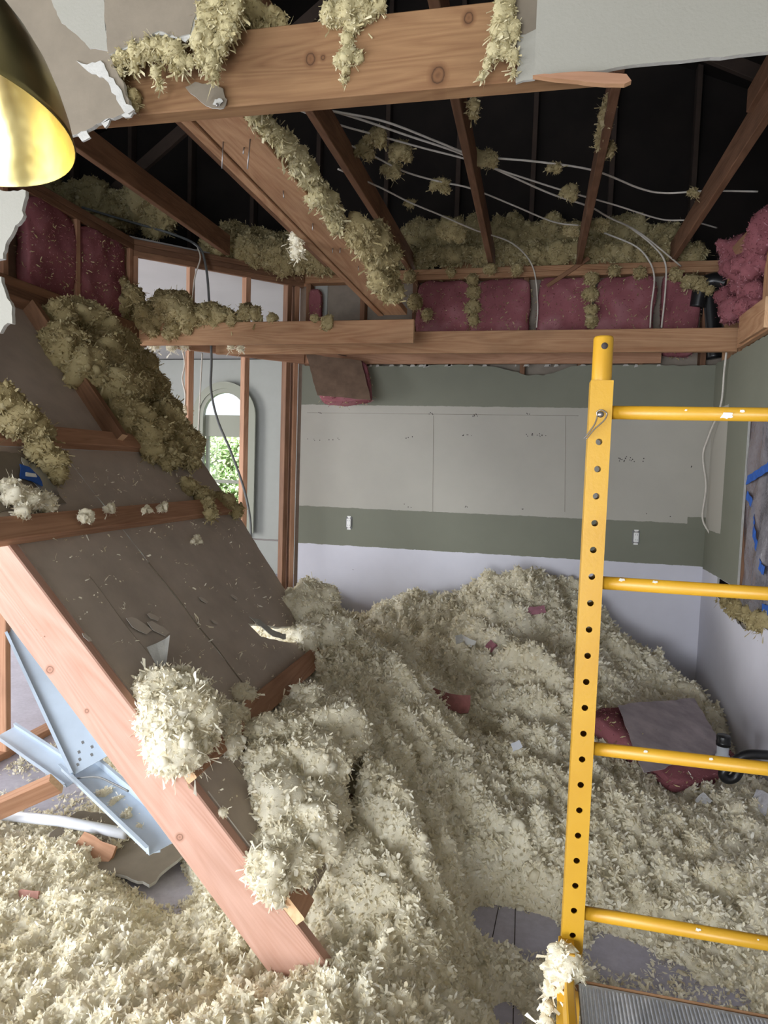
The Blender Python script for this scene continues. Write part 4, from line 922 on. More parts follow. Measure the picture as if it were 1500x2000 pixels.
clump('fibre_fringe', 'yellow fringe of fibre hanging below the torn brown drywall at upper left', [(U(px, py, y=Y-.02), (r, r*.7, r)) for px, py, r in ((240, 110, .02), (265, 100, .025), (290, 95, .028), (315, 95, .028), (340, 100, .028), (355, 120, .018), (235, 140, .012), (262, 130, .014), (305, 140, .014), (312, 165, .010), (345, 135, .012), (225, 120, .012))], 26000, .018, .0045, 'fluffm', .9, 51)
clump('insulation_clump', 'dusky tangle of fibre behind the header at top', [(U(px, py, y=1.74), r) for px, py, r in ((490, 40, .04), (510, 70, .03), (500, 90, .02), (535, 40, .025), (550, 45, .016))], 20000, .018, .005, 'fluffy', .8, 52)
clump('fibre_tuft', 'yellow tuft at the broken corner of the brown drywall by the header', [(U(262, 190, y=1.64), .018), (U(262, 208, y=1.64), .014)], 26000, .014, .004, 'fluffy', .6, seed=53)

# fibre lying on the plates
ba = []
for t in np.linspace(0, 1, 15):
    px = 425+t*215; py = 488+t*28+random.uniform(-6, 6); ba.append((U(px, py-8, y=4.72+.32*t), random.uniform(.07, .12)))
for t in np.linspace(0, 1, 9): ba.append((U(440+t*140, 470+t*15, y=4.95+.3*t), .11))
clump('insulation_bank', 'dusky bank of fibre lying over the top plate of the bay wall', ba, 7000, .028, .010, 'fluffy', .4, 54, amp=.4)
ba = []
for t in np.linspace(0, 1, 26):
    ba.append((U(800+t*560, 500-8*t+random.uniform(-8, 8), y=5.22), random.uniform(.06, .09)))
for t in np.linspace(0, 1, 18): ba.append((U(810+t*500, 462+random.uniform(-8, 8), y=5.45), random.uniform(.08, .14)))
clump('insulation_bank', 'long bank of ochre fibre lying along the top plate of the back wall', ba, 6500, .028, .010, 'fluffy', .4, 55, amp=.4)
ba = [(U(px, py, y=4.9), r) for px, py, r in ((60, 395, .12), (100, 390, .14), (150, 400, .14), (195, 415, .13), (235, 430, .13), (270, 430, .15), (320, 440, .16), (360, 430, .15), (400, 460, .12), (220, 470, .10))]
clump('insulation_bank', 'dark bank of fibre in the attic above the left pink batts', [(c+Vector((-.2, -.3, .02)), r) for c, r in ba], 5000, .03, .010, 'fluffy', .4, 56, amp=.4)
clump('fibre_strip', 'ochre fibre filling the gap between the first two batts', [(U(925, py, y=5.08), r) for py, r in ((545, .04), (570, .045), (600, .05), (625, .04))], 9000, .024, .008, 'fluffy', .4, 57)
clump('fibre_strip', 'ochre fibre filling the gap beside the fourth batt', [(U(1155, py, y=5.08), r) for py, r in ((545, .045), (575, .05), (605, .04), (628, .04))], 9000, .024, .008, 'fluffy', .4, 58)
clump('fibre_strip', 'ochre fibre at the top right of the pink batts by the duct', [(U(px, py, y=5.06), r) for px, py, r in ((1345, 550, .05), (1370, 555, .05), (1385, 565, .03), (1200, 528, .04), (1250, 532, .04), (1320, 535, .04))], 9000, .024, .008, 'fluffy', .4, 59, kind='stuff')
clump('fibre_strip', 'ochre fibre wedged left of the leftmost batt', [(U(px, py, y=5.0), r) for px, py, r in ((800, 540, .04), (812, 590, .05), (835, 615, .04), (1010, 527, .04), (960, 525, .04), (880, 530, .035))], 9000, .024, .008, 'fluffy', .4, 60, kind='stuff')
# fibre on joists
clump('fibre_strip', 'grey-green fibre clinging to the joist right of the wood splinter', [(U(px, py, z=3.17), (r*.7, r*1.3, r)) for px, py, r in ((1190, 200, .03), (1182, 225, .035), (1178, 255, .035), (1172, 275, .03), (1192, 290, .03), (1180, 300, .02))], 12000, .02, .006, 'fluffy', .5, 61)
clump('fibre_strip', 'ochre fibre shreds high on the joist left of the middle cables', [(U(925, 205, z=3.16), .025), (U(923, 222, z=3.16), .022)], 12000, .02, .006, 'fluffy', .5, 62)

# ================================================================== CABLES
def zz(px, py, z=3.26): return U(px, py, z=z)
cables = [
 ('upper pale cable sagging across the attic joists to the far right', [(565, 195), (640, 215), (750, 237), (850, 275), (905, 297), (950, 307), (1050, 316), (1160, 333), (1250, 368), (1300, 377), (1380, 373), (1480, 374)], .0055, 3.27),
 ('second pale cable just under the upper one, ending at the right joist', [(590, 200), (700, 232), (800, 266), (900, 300), (1000, 345), (1080, 380), (1150, 403), (1190, 425), (1250, 455), (1330, 520)], .0055, 3.27),
 ('third pale cable crossing the attic joists in a long sag', [(560, 205), (650, 240), (750, 268), (830, 290), (915, 312), (1000, 340), (1100, 372), (1200, 400), (1290, 428), (1345, 431), (1400, 445)], .005, 3.27),
 ('fibre-matted cable passing below the others toward the middle joist', [(640, 265), (720, 300), (790, 335), (860, 355), (920, 368), (1000, 400), (1080, 433), (1130, 440)], .005, 3.26),
 ('lowest fibre-matted cable reaching down to the top plate', [(660, 330), (740, 365), (800, 395), (860, 420), (930, 450), (1000, 475), (1040, 520), (1050, 590), (1048, 640)], .005, 3.22)]
for lab, pts, r, z in cables:
    P = [U(px, py, y=D-.02) if (zz(px, py, z).y > D or i_ > len(pts)-4 and 'lowest' in lab) else zz(px, py, z) for i_, (px, py) in enumerate(pts)]
    tag(tube('cable', P, r, M['romex'], None, 8), lab, 'cable', 'pale cables strung across the attic joists')
for lab, pts in (('pale cable drooping from the plate across the fourth batt', [(1180, 455), (1240, 480), (1268, 510), (1278, 545), (1272, 600), (1270, 640)]),
                 ('rightmost pale cable drooping over the gap between the last batts', [(1225, 440), (1270, 475), (1298, 510), (1300, 560), (1292, 640)])):
    tag(tube('cable', [U(px, py, y=D-.05) for px, py in pts], .006, M['romex'], None, 8), lab, 'cable')
k = 0
for px, py, r, ds in ((735, 268, .05, 'under the upper cables, left of the first joist'), (785, 292, .055, 'shaggy, on the third cable near the left'), (712, 290, .05, 'at the left, between two cables'), (765, 328, .05, 'on the fibre-matted cable'), (862, 360, .05, 'on the fibre-matted cable near the middle joist'),
                      (882, 442, .09, 'largest, on the lowest cable'), (800, 395, .03, 'small, on the lowest cable'), (948, 305, .06, 'against the middle joist'), (1083, 325, .035, 'on the upper cable between the middle joists'), (1113, 374, .045, 'where the second and third cables meet'),
                      (1118, 448, .05, 'at the end of the fibre-matted cable'), (1355, 375, .03, 'on the upper cable at far right'), (1172, 435, .05, 'below the right joist')):
    k += 1; c = zz(px, py, 3.26)
    clump('fibre_tuft', 'ochre fibre tuft %s' % ds, [(c, (r, r*.6, r*.7)), (c+Vector((r*.5, 0, -r*.5)), r*.5), (c+Vector((-r*.8, 0, -r*.1)), r*.4)], 16000, .017, .006, 'fluffy', .7, 70+k, amp=.55, group='fibre tufts caught on the attic cables')
# bay cables
q = lambda px, py, y: U(px, py, y=y)
tag(tube('cable', [q(160, 405, 4.4), q(250, 432, 4.5), q(330, 455, 4.55), q(385, 480, 4.5), q(402, 520, 4.48), q(409, 600, 4.48), q(413, 700, 4.48), q(412, 760, 4.45), q(425, 820, 4.45), q(450, 880, 4.45), q(475, 950, 4.45), q(488, 1010, 4.45), q(490, 1060, 4.45)], .009, M['romexd'], None, 8), 'dark grey cable dropping through the bare stud wall past the arched window', 'cable')
tag(tube('cable', [q(386, 484, 4.46), q(391, 505, 4.46), q(380, 545, 4.46), q(374, 610, 4.46)], .005, M['romex'], None, 8), 'thin pale cable beside the left stud of the openings', 'cable')
tag(tube('cable', [q(395, 690, 4.44), q(392, 750, 4.44), q(387, 850, 4.44), q(384, 900, 4.44)], .005, M['romex'], None, 8), 'thin pale cable hanging right of the second bare stud', 'cable')
tag(tube('cable', [q(355, 680, 4.5), q(361, 710, 4.5), q(356, 740, 4.5), q(362, 770, 4.5), q(360, 798, 4.5)], .006, M['romex'], None, 8), 'short pale cable dangling left of the bare studs with a fibre tuft at its end', 'cable')
clump('fibre_tuft', 'fibre tuft at the tip of the short dangling cable', [(q(360, 802, 4.5), .03), (q(370, 802, 4.5), .02)], 12000, .02, .006, 'fluff', .5, seed=90)
tag(tube('cable', [U(1425, 640, x=XR-.03), U(1415, 720, x=XR-.02), U(1408, 790, x=XR-.02), U(1385, 850, y=5.0), U(1373, 890, y=5.05), U(1379, 950, y=5.05), U(1372, 1010, y=5.05), U(1385, 1040, y=5.0), U(1396, 1060, y=4.95)], .0065, M['romex'], None, 8), 'pale cable hanging down the right corner of the kitchen wall', 'cable')
pl_ = empty('wall_tie', U(1389, 1065, y=5.05)); tag(pl_, 'white plastic stub where the corner cable ends', 'plug')
box('stub', U(1389, 1065, y=5.07), (.018, .03, .075), M['white_plastic'], pl_, .004)

# ================================================================== WALL DETAILS
def outlet(px, py, lab):
    c = U(px, py, y=D); e_ = empty('outlet', c); tag(e_, lab, 'outlet', 'uncovered outlets in the green band')
    box('wall_box', c+Vector((0, .012, 0)), (.052, .03, .092), M['metalbox'], e_, .003)
    box('yoke', c+Vector((0, -.005, 0)), (.020, .004, .105), M['nail'], e_, .001)
    b_ = box('receptacle', c+Vector((0, -.012, 0)), (.034, .016, .068), M['white_plastic'], e_, .004)
    for dz in (.018, -.018):
        for dx in (-.007, .007): box('slot', c+Vector((dx, -.0205, dz)), (.002, .002, .009), M['screwdot'], b_, 0)
    for dz in (.049, -.049): box('ear', c+Vector((0, -.006, dz)), (.03, .004, .010), M['white_plastic'], e_, .001)
    return e_
outlet(682, 1021, 'uncovered white outlet near the left end of the green wall band')
outlet(1242, 1049, 'uncovered white outlet right of the scaffold leg')
dots = []
rr = random.Random(12)
for cx, cy, n_, sx, sy_ in ((645, 858, 8, 45, 3), (800, 855, 4, 8, 2), (912, 850, 6, 9, 1), (1045, 850, 12, 22, 3), (1240, 897, 18, 32, 5), (800, 990, 2, 3, 1), (910, 990, 3, 4, 1), (1022, 994, 3, 4, 1), (1262, 1004, 1, 1, 1), (1310, 1008, 2, 2, 1), (1350, 912, 2, 2, 2), (690, 1113, 1, 1, 1), (1015, 1122, 3, 1, 6), (925, 809, 6, 9, 4), (842, 807, 4, 4, 4), (1030, 808, 3, 5, 1), (790, 985, 1, 1, 1), (625, 805, 3, 3, 6)):
    for _ in range(n_): dots.append((cx+rr.uniform(-sx, sx), cy+rr.uniform(-sy_, sy_)))
V = []; Fc = []
for px, py in dots:
    c = U(px, py, y=D); r_ = rr.uniform(.0028, .005); b0 = len(V)
    for k in range(6): V.append((c.x+r_*cos(k*pi/3), D-.0008, c.z+r_*sin(k*pi/3)))
    Fc.append(tuple(range(b0, b0+6)))
mesh('screw_holes', V, Fc, M['screwdot'], None, wb)['kind'] = 'stuff'
# board joints telegraphing through the paint
for px in (847, 1105):
    a, b = U(px, 812, y=D-.0006), U(px-2, 1000, y=D-.0006); tube('board_joint', [a, b], .0012, M['gyp_in'], wb, 4, smooth=False)
a, b = U(600, 806, y=D-.0006), U(1130, 812, y=D-.0006); tube('board_joint', [a, b], .0010, M['gyp_in'], wb, 4, smooth=False)

# plastic sheet in the opening with blue tape
ps = empty('plastic_sheet', (XR+.12, 3.3, 1.4)); tag(ps, 'dusty translucent plastic film hung in the right wall opening', 'plastic sheet')
V = []; Fc = []; ny_, nz2 = 60, 34
for i in range(ny_+1):
    for j in range(nz2+1):
        y = 4.30-2.3*i/ny_; z = .86+1.16*j/nz2
        w = float(fbm(np.array([[y*1.0, z*.6, 0]]), 6, 3)[0])*.025+.012*sin(y*30+z*9)
        V.append((XR+.022+w*.8, y, z))
for i in range(ny_):
    for j in range(nz2): a = i*(nz2+1)+j; Fc.append((a, a+nz2+1, a+nz2+2, a+1))
mesh('film', V, Fc, M['film'], None, ps, smooth=True)
def tapestrip(pts, w=.048):
    P = smoothpath([U(px, py, x=XR+.012) for px, py in pts], 6); V = []; Fc = []
    for i, p in enumerate(P):
        d = (P[min(i+1, len(P)-1)]-P[max(i-1, 0)]).normalized(); s = d.cross(Vector((1, 0, 0))).normalized(); o_ = .003*sin(i*1.9)
        V += [p+s*w/2+Vector((o_, 0, 0)), p-s*w/2-Vector((o_, 0, 0))]
    n0 = len(V); V += [v+Vector((.0015, 0, 0)) for v in V]
    for i in range(len(P)-1):
        a = 2*i; Fc += [(a, a+1, a+3, a+2), (n0+a, n0+a+2, n0+a+3, n0+a+1)]
    mesh('tape_strip', V, Fc, M['tape'], None, ps)
tapestrip([(1456, 940), (1475, 928), (1500, 912), (1520, 900)]); tapestrip([(1458, 966), (1470, 990), (1471, 1030), (1478, 1070), (1484, 1105), (1492, 1115)]); tapestrip([(1488, 1188), (1510, 1196)], .05)
# dark box added behind the film so the room beyond stays dim
tag(box('dark_backdrop', (2.6, 3.2, 1.2), (.5, 1.6, 2.4), M['dark'], None, .01), 'dark backdrop box added behind the plastic film', 'backdrop')
clump('insulation_clump', 'grey-yellow fibre lying on the broken edge of the low right wall', [(U(px, py, x=XR+.03), r) for px, py, r in ((1425, 1178, .05), (1445, 1190, .06), (1465, 1200, .05), (1485, 1212, .05), (1500, 1222, .06), (1470, 1215, .035), (1410, 1172, .03))], 9000, .026, .008, 'fluffy', .4, 95)

# scraps on the heap
def Hat(px, py, ylo=2.0, yhi=5.0):
    best = None
    for y in np.arange(ylo, yhi, .01):
        v = U(px, py, y=y)
        if Hf(np.array([v.x]), np.array([v.y]))[0] >= v.z: return v
    return U(px, py, y=3.5)
def near(px, py, k):
    v = Hat(px, py); return v+(Vector((0, 0, 1.65))-v)*k
# drain pipe and trap on the right
pv = empty('drain_pipe', near(1411, 1495, .04)); tag(pv, 'white drain stub with a black cap beside the right wall', 'pipe')
c = near(1411, 1495, .04); c = U(1411, 1475, y=c.y); v_ = Matrix.Translation(c)
lathe('pipe', [(.0, -.12), (.027, -.12), (.027, -.02), (.034, -.018), (.034, .0), (.027, .002), (.027, .055), (.0, .055)], M['pvc'], v_, pv, 24)
lathe('cap', [(.0, .05), (.033, .05), (.034, .07), (.031, .072), (.033, .095), (.030, .10), (0, .10)], M['black'], v_, pv, 24)
ty = near(1430, 1528, .06).y
tr = tube('drain_trap', [U(px, py, y=ty) for px, py in ((1530, 1478), (1490, 1474), (1460, 1474), (1440, 1483), (1420, 1500), (1412, 1512), (1420, 1522), (1436, 1518), (1446, 1500))], .021, M['black'], None, 14)
tag(tr, 'black curved plastic drain trap beside the white stub', 'pipe')
# kraft faced batt lying on the heap
kf = empty('fallen_batt', U(1300, 1470, y=3.85)); tag(kf, 'kraft-faced pink batt lying on the heap at the right', 'insulation')
A, B, C_, D_ = near(1200, 1396, .05), near(1352, 1372, .04), near(1404, 1482, .07), near(1252, 1516, .05)
cen = (A+B+C_+D_)/4; ax = ((B-A)+(C_-D_)).normalized(); up_ = ((A-D_)+(B-C_)); up_ = (up_-ax*up_.dot(ax)).normalized(); nz_ = ax.cross(up_)
poly = [((q_-cen).dot(ax), (q_-cen).dot(up_)) for q_ in (D_, C_, B, A)]
poly = [(a*1.02+.03, b*1.03+.01) for a, b in poly]
sheet('kraft_face', ragged(poly, .007, .05, (), 8), cen+nz_*.03, ax, up_, .003, (M['kraftgrey'],)*3, kf)
batt('pink_core', None, cen-nz_*.045, ((B-A).length*.97, .10, (A-D_).length*.97), Matrix((ax, -nz_, up_)).transposed().to_4x4(), seed=43, parent=kf)
def scrap(name, lab, cat, px, py, s, asp, mats, rot, tilt=.4, th=.004, dz=.02, seed=0):
    c = Hat(px, py)+Vector((0, -.015, dz)); ax = Vector((cos(rot), sin(rot)*.3, sin(rot)*.9)).normalized(); ay = Vector((0, .6, .8)); ay = (ay-ax*ay.dot(ax)).normalized()
    o = sheet(name, ragged([(-s/2, -s*asp/2), (s/2, -s*asp*.4), (s*.46, s*asp/2), (-s*.44, s*asp*.42)], s*.05, s*.2, (), seed), c, ax, ay, th, mats)
    tag(o, lab, cat); return o
scrap('drywall_scrap', 'small white drywall scrap lying in the middle of the heap', 'drywall', 913, 1258, .10, .6, (M['white_plastic'], M['gyp'], M['gyp']), -.4, seed=1)
scrap('drywall_scrap', 'tiny white scrap beside the white drywall scrap', 'drywall', 897, 1253, .045, 1.3, (M['gyp'],)*3, .3, seed=2)
scrap('kraft_scrap', 'reddish kraft paper scrap half buried in the heap', 'paper scrap', 876, 1372, .22, .45, (plain('kraft_red', (.26, .10, .09), .8, var=.3, vscale=20), M['kraft'], M['kraft']), -.15, th=.01, seed=3)
scrap('kraft_scrap', 'small purple-pink scrap near the top right of the heap', 'paper scrap', 1045, 1196, .13, .4, (plain('pink_scrap', (.36, .16, .20), .8, var=.3, vscale=20),)*3, .2, th=.02, seed=4)
scrap('kraft_scrap', 'small dark pink scrap right of the white drywall scrap', 'paper scrap', 958, 1266, .06, .9, (plain('pink_scrap_dark', (.30, .12, .15), .8, var=.3, vscale=20),)*3, .9, th=.02, seed=5)
scrap('plastic_scrap', 'small pale blue plastic scrap on the heap left of the scaffold', 'plastic scrap', 1008, 1462, .05, .8, (M['pvc'],)*3, .5, seed=6)
scrap('plastic_scrap', 'crinkled clear plastic bottle piece on the heap at far right', 'plastic scrap', 1483, 1572, .09, .8, (M['foil'],)*3, 1.2, seed=7)
scrap('plastic_scrap', 'small bluish crinkled plastic piece right of the scaffold leg', 'plastic scrap', 1372, 1570, .06, .9, (M['foil'],)*3, .8, seed=8)
scrap('wood_chip', 'reddish timber chip in the foreground heap at left', 'wood chip', 182, 1672, .17, .75, (M['stud'],)*3, -.3, th=.018, seed=9)
scrap('kraft_scrap', 'reddish paper scrap in the foreground heap at left edge', 'paper scrap', 48, 1752, .14, .2, (plain('kraft_red2', (.40, .20, .16), .8, var=.3, vscale=20),)*3, .1, th=.01, seed=10)
scrap('wood_chip', 'brown timber end poking out right of the long cream bank', 'wood chip', 668, 1590, .12, 1.3, (M['old'],)*3, 1.1, th=.03, seed=11)

# ================================================================== DEBRIS LEFT BEHIND THE RIM
def tray(name, lab, p0, p1, w, depth, upv, lip=.012, holes=True):
    Mx, ln = frame(p0, p1, upv); e_ = link(bpy.data.objects.new(name, None), Mx); tag(e_, lab, 'metal tray')
    prof = [(-w/2, depth), (-w/2, 0), (w/2, 0), (w/2, depth)]
    th = .0018; V = []; Fc = []
    outer = [(-w/2-lip, depth), (-w/2, depth), (-w/2, 0), (w/2, 0), (w/2, depth), (w/2+lip, depth)]
    inner = [(-w/2-lip, depth+th), (-w/2+th, depth+th), (-w/2+th, th), (w/2-th, th), (w/2-th, depth+th), (w/2+lip, depth+th)]
    ring = outer+inner[::-1]; n = len(ring)
    for x in (-ln/2, ln/2):
        for a, b in ring: V.append((x, a, b))
    for j in range(n): Fc.append((j, (j+1) % n, n+(j+1) % n, n+j))
    for b0 in (0, n):
        for j in range(5):
            f = (b0+j, b0+j+1, b0+n-2-j, b0+n-1-j); Fc.append(f if b0 else f[::-1])
    mesh('channel', V, Fc, M['tray'], Mx, e_)
    if holes:
        for x, y in ((ln/2-.05, .02), (ln/2-.06, -.03), (ln/2-.09, .035), (ln/2-.10, -.02), (ln/2-.14, .01), (ln/2-.04, -.045)):
            box('knockout', Mx @ Vector((x, y*w/.15, .003)), (.016, .009, .001), M['metalbox'], e_, 0, Mx=Mx.to_3x3().to_4x4())
    return e_
pA, pB = U(20, 1205, y=3.15), U(178, 1495, y=2.55)
vw = (Vector((0, 0, 1.65))-(pA+pB)/2).normalized()
tray('metal_tray', 'long pale blue-white metal fixture tray leaning behind the rim joist', pA+Vector((.05, 0, 0)), pB, .15, .02, vw)
pA, pB = U(130, 1500, y=2.62), U(300, 1660, y=2.18)
tray('metal_tray', 'open pale metal channel with fibre in it, pointing at the rim joist', pA+Vector((.05, 0, .02)), pB+Vector((.05, 0, .02)), .13, .035, (.1, -.2, 1), holes=False)
pA, pB = U(10, 1430, y=2.95), U(150, 1525, y=2.60)
tray('metal_tray', 'flat pale metal channel at the left edge behind the sawn timber', pA, pB, .10, .02, (.1, -.4, 1), holes=False)
clump('fibre_tuft', 'yellow fibre lying inside the open metal channel', [(U(px, py, y=yy), r) for px, py, yy, r in ((205, 1555, 2.45, .035), (225, 1575, 2.4, .03), (250, 1600, 2.33, .035), (275, 1625, 2.27, .025))], 14000, .02, .006, 'fluff', .2, seed=101)
tt = tube('lamp_tube', [U(5, 1592, y=2.45), U(120, 1604, y=2.42), U(245, 1628, y=2.36)], .022, M['pvc'], None, 14, smooth=False); tag(tt, 'white fluorescent tube lying at the left behind the foreground heap', 'tube')
bd = board('sawn_timber', U(-90, 1618, y=2.30), U(110, 1530, y=2.42), .04, .095, M['stud'], None, up=(.1, -.5, 1)); tag(bd, 'short reddish sawn timber lying at the left edge over the metal channel', 'timber')
bd = board('sawn_timber', U(-60, 1560, y=3.0), U(10, 1465, y=3.1), .04, .09, M['stud'], None); tag(bd, 'reddish timber end at the left edge under the bare stud', 'timber')
fd = sheet('drywall_offcut', ragged([(-.32, -.12), (.28, -.2), (.34, .1), (.1, .2), (-.3, .16)], .01, .03, (), 3), U(225, 1645, z=.06)+Vector((0, .0, .0)), (1, 0, .02), (0, 1, .08), .013, (M['paperl'], M['gyp'], M['whitewall'])); tag(fd, 'brown drywall offcut lying on the floor left of the rim joist', 'drywall')
tp = box('tape_bit', U(186, 1552, y=2.5), (.02, .006, .03), plain('yellow_tab', (.85, .65, .02), .5), None, .002, Mx=Matrix.Rotation(.6, 4, 'Y')); tag(tp, 'tiny bright yellow tab on the pale metal channel', 'tab')
wire = tube('loose_wire', [U(150, 1520, y=2.5), U(190, 1518, y=2.42), U(220, 1530, y=2.35), U(250, 1545, y=2.25)], .004, M['romexd'], None, 6); tag(wire, 'thin dark wire running from the metal trays under the rim joist', 'wire')
sc = box('bracket', U(300, 1655, y=2.2), (.05, .03, .03), M['tray'], None, .002, Mx=Matrix.Rotation(.5, 4, 'Z')); tag(sc, 'small pale metal bracket at the end of the open channel', 'bracket')

# ================================================================== SCAFFOLD
SX, SY, LW = .1145, 1.36, .041
sf = empty('scaffold', (SX, SY, 0)); tag(sf, 'yellow steel scaffold end frame with round rungs and pin holes', 'scaffold')
PITCH_H = .0515; HZ0 = 1.7600
def legmesh(x0, parent, seed=0):
    z0, z1 = .12, 1.824; w = LW; t = .003; r = .0062
    V = []; Fc = []
    # front and back plates with through holes
    holes = []; z = HZ0
    while z > z0+.03: holes.append(z); z -= PITCH_H
    holes = holes[::-1]
    def plate(yf, s):
        zb = z0
        for i, hz in enumerate(holes):
            za = z0 if i == 0 else (holes[i-1]+hz)/2
            zt = z1 if i == len(holes)-1 else (hz+holes[i+1])/2
            K = 16; b0 = len(V)
            for k in range(K):
                a_ = 2*pi*k/K+pi/K; dx, dz = cos(a_), sin(a_); V.append((r*dx, yf, hz+r*dz))
            sq = []
            for k in range(K):
                a_ = 2*pi*k/K+pi/K; dx, dz = cos(a_), sin(a_); m_ = max(abs(dx), abs(dz)); dx /= m_; dz /= m_
                V.append((dx*w/2, yf, hz+(dz*(zt-hz) if dz > 0 else dz*(hz-za))))
            # corners
            cz = [(w/2, zt), (-w/2, zt), (-w/2, za), (w/2, za)]
            cb = len(V)
            for cx, cz_ in cz: V.append((cx, yf, cz_))
            for k in range(K):
                q_ = (k+1) % K; f = [b0+k, b0+q_, b0+K+q_, b0+K+k]
                if k == 1: f = [b0+k, b0+q_, b0+K+q_, cb+0, b0+K+k]
                if k == 5: f = [b0+k, b0+q_, b0+K+q_, cb+1, b0+K+k]
                if k == 9: f = [b0+k, b0+q_, b0+K+q_, cb+2, b0+K+k]
                if k == 13: f = [b0+k, b0+q_, b0+K+q_, cb+3, b0+K+k]
                Fc.append(tuple(f if s > 0 else f[::-1]))
            # wall of the hole
            b1 = len(V)
            for k in range(K):
                a_ = 2*pi*k/K+pi/K; V.append((r*cos(a_), yf+s*t, hz+r*sin(a_)))
            for k in range(K):
                q_ = (k+1) % K; Fc.append((b0+k, b1+k, b1+q_, b0+q_))
    plate(-w/2, 1); plate(w/2, -1)
    for sx in (-1, 1):
        b0 = len(V); V.extend([(sx*w/2, -w/2, z0), (sx*w/2, w/2, z0), (sx*w/2, w/2, z1), (sx*w/2, -w/2, z1)]); Fc.append((b0, b0+1, b0+2, b0+3) if sx > 0 else (b0+3, b0+2, b0+1, b0))
    # closed top shoulder and foot
    for zz_ in (z0, z1):
        b0 = len(V); V.extend([(-w/2, -w/2, zz_), (w/2, -w/2, zz_), (w/2, w/2, zz_), (-w/2, w/2, zz_)]); Fc.append((b0, b0+1, b0+2, b0+3))
    # inner skins so that the tube wall has substance
    for s in (-1, 1):
        for ax_ in (0,):
            b0 = len(V); xx = s*(w/2-t); V.extend([(xx, -w/2+t, z0), (xx, w/2-t, z0), (xx, w/2-t, z1), (xx, -w/2+t, z1)]); Fc.append((b0, b0+3, b0+2, b0+1))
    return mesh('leg', V, Fc, M['yellow'], Matrix.Translation((x0, SY, 0)), parent)
for k, x0 in enumerate((SX, SX+.74)):
    lg = legmesh(x0, sf)
    # round coupling pin sleeve
    K = 20; r = .0185; rr_ = .0062; z0, z1 = 1.823, 1.908
    prof = [(r, z0), (r, z1-.004), (r-.002, z1), (r-.005, z1), (r-.006, z1-.004), (r-.006, z0)]
    cp_ = lathe('coupling_pin', prof, M['yellow'], Matrix.Translation((x0, SY, 0)), sf, 28)
    tube('pin_hole', [(x0+.001, SY-r-.0006, 1.888), (x0+.001, SY-r+.004, 1.888)], rr_, M['screwdot'], sf, 16, smooth=False)
    # caster
    box('caster_plate', (x0, SY, .115), (.06, .06, .012), M['yellow'], sf, .002)
    wh = lathe('caster_wheel', [(0, -.014), (.05, -.014), (.055, -.008), (.055, .008), (.05, .014), (0, .014)], M['black'], Matrix.Translation((x0+.02, SY, .055)) @ Matrix.Rotation(pi/2, 4, 'X'), sf, 24)
for z in (1.7655, 1.4375, 1.107, .768):
    tube('rung', [(SX+LW/2-.002, SY, z), (SX+.74-LW/2+.002, SY, z)], .0128, M['yellow'], sf, 20, smooth=False)
    for xx in (SX+LW/2+.001, SX+.74-LW/2-.004): tube('weld_collar', [(xx, SY, z), (xx+.003, SY, z)], .0095, M['yellow'], sf, 16, smooth=False)
# plaster splashes stuck on the rungs
for px, py, s in ((1420, 812, .022), (1450, 803, .009), (1340, 801, .005), (1365, 1812, .010), (1483, 1825, .004), (1215, 1131, .012), (1280, 1137, .010), (1262, 1462, .008), (1390, 1480, .008)):
    c = U(px, py, y=SY-.0125); zr = min((1.7655, 1.4375, 1.107, .768), key=lambda q_: abs(q_-c.z))
    dz = max(-.0095, min(.0095, c.z-zr)); yy = SY-sqrt(.0129**2-dz*dz)
    poly = ragged([(-s/2, -s*.2), (0, -s*.3), (s/2, -.1*s), (s*.4, s*.25), (-s*.3, s*.3)], s*.08, s*.15, (), int(px))
    nrm = Vector((0, yy-SY, dz)).normalized(); up_ = Vector((0, -nrm.z, nrm.y)); up_ = -up_ if up_.z < 0 else up_
    sheet('plaster_splash', [(a, max(-.006, min(.006, b))) for a, b in poly], Vector((c.x, SY, zr))+nrm*.0133, (1, 0, 0), up_, .001, (M['splash'],)*3, sf)
# locking pin with wire clip
lp = Vector((SX, SY-LW/2, HZ0))
tube('lock_pin', [lp+Vector((0, .01, 0)), lp+Vector((0, -.006, 0))], .0052, M['nail'], sf, 14, smooth=False)
tube('wire_clip', [lp+Vector(q_) for q_ in ((-.006, -.004, -.003), (-.007, -.005, .004), (0, -.006, .008), (.007, -.005, .005), (.011, -.004, .0), (.006, -.005, -.012), (-.010, -.006, -.028), (-.024, -.007, -.047))], .0012, M['nail'], sf, 6)
tube('wire_clip', [lp+Vector(q_) for q_ in ((-.006, -.004, -.003), (-.010, -.006, -.018), (-.020, -.007, -.035), (-.028, -.007, -.046))], .0012, M['nail'], sf, 6)
# platform deck resting on the frame, running towards the camera
pd = empty('scaffold_platform', (SX+.35, .6, .66)); tag(pd, 'dusty ribbed grey scaffold deck with yellow side rail at lower right', 'scaffold platform')
dz0 = .668
DX0, DX1 = SX+.012, SX+.70
box('deck_core', ((DX0+DX1)/2, .35, dz0-.012), (DX1-DX0, 1.90, .018), M['deck'], pd, .002)
V = []; Fc = []; n_ = 96
for i in range(n_):
    x = DX0+.006+(DX1-DX0-.012)*i/(n_-1)
    b0 = len(V); w_ = .0022
    V += [(x-w_, -.58, dz0-.003), (x-w_*.5, -.58, dz0), (x+w_*.5, -.58, dz0), (x+w_, -.58, dz0-.003), (x-w_, 1.29, dz0-.003), (x-w_*.5, 1.29, dz0), (x+w_*.5, 1.29, dz0), (x+w_, 1.29, dz0-.003)]
    Fc += [(b0, b0+4, b0+5, b0+1), (b0+1, b0+5, b0+6, b0+2), (b0+2, b0+6, b0+7, b0+3)]
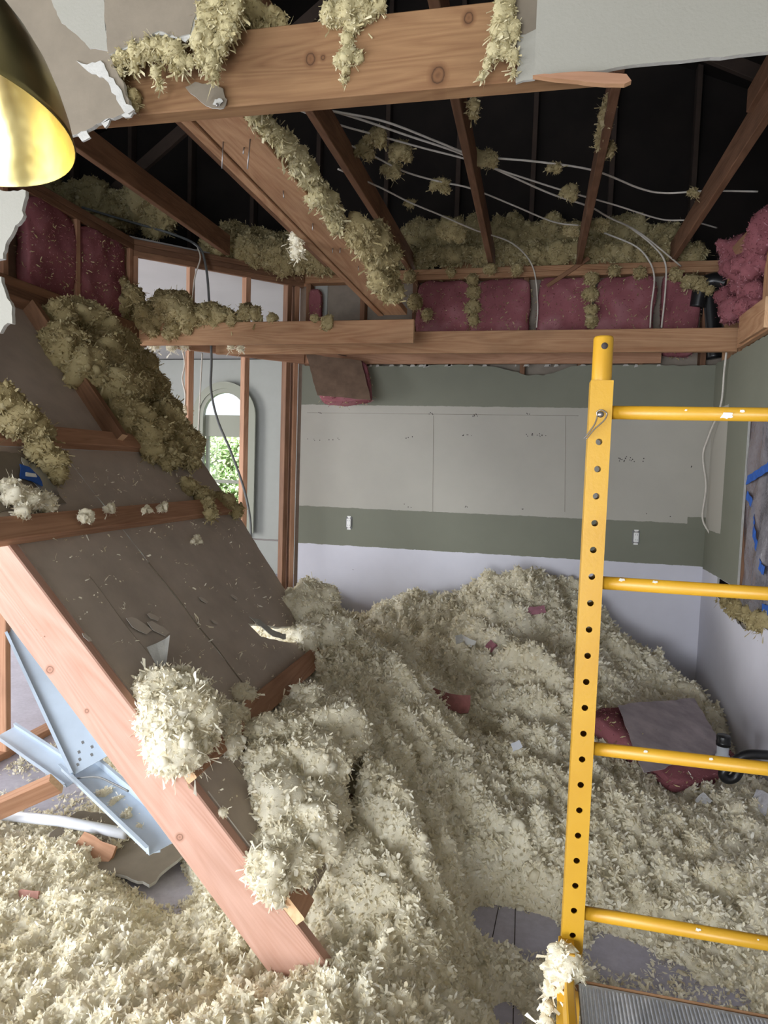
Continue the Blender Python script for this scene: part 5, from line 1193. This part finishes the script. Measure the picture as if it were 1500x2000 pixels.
mesh('deck_rib', V, [tuple(reversed(f)) for f in Fc], M['deck'], None, pd)['kind'] = 'stuff'
board('end_strip', (DX0-.004, 1.306, dz0-.014), (DX1, 1.306, dz0-.014), .005, .024, M['fir'], pd)
for x in (DX0-.018, DX1+.018):
    board('side_rail', (x, 1.325, dz0-.03), (x, -.6, dz0-.03), .018, .075, M['yellow'], pd, end=M['yellow'])
    board('lower_rail', (x, 1.325, dz0-.17), (x, -.6, dz0-.17), .018, .03, M['yellow'], pd, end=M['yellow'])
box('hook_bracket', (SX-.012, SY-.04, .672), (.03, .05, .10), M['yellow'], pd, .002)
clump('insulation_clump', 'soft cream clump of fibre caught on the scaffold leg at the deck corner', [(U(px, py, y=1.31), r) for px, py, r in ((1092, 1868, .022), (1110, 1878, .024), (1100, 1893, .026), (1125, 1898, .018), (1078, 1895, .018), (1072, 1930, .014), (1068, 1965, .014), (1066, 1995, .014), (1095, 1850, .010))], 18000, .016, .006, 'fluff', .6, 110, amp=.4, lift=(0, 30))

# ================================================================== BRASS LAMP
LC = Vector((-.90, .855, 2.141)); bl = empty('pendant_lamp', LC); tag(bl, 'large brass bell-shaped pendant lamp at the upper left', 'lamp')
Rl = .2
prof = [(.200, .0), (.2015, .003), (.199, .010), (.190, .040), (.176, .075), (.156, .115), (.132, .150), (.104, .182), (.074, .208), (.050, .225), (.03, .235), (.022, .26)]
tl = Matrix.Translation(LC) @ Matrix.Rotation(-.10, 4, 'X')
lathe('shade', prof, M['brass_out'], tl, bl, 72)
lathe('shade_lining', [(r_-.0022, z_+.0005) for r_, z_ in prof[1:]][::-1]+[(.2005, .0)], M['brass_in'], tl, bl, 72)
lathe('bulb', [(.0, .10), (.03, .105), (.045, .13), (.04, .16), (.02, .19), (.018, .24)], M['white_plastic'], tl, bl, 24)
tube('stem', [LC+Vector((0, .0, .27)), LC+Vector((0, 0, 1.45))], .008, M['brass_out'], bl, 12, smooth=False)
lathe('canopy', [(0, 1.45), (.06, 1.45), (.06, 1.43), (.02, 1.41), (.0, 1.41)], M['brass_out'], Matrix.Translation(LC), bl, 32)
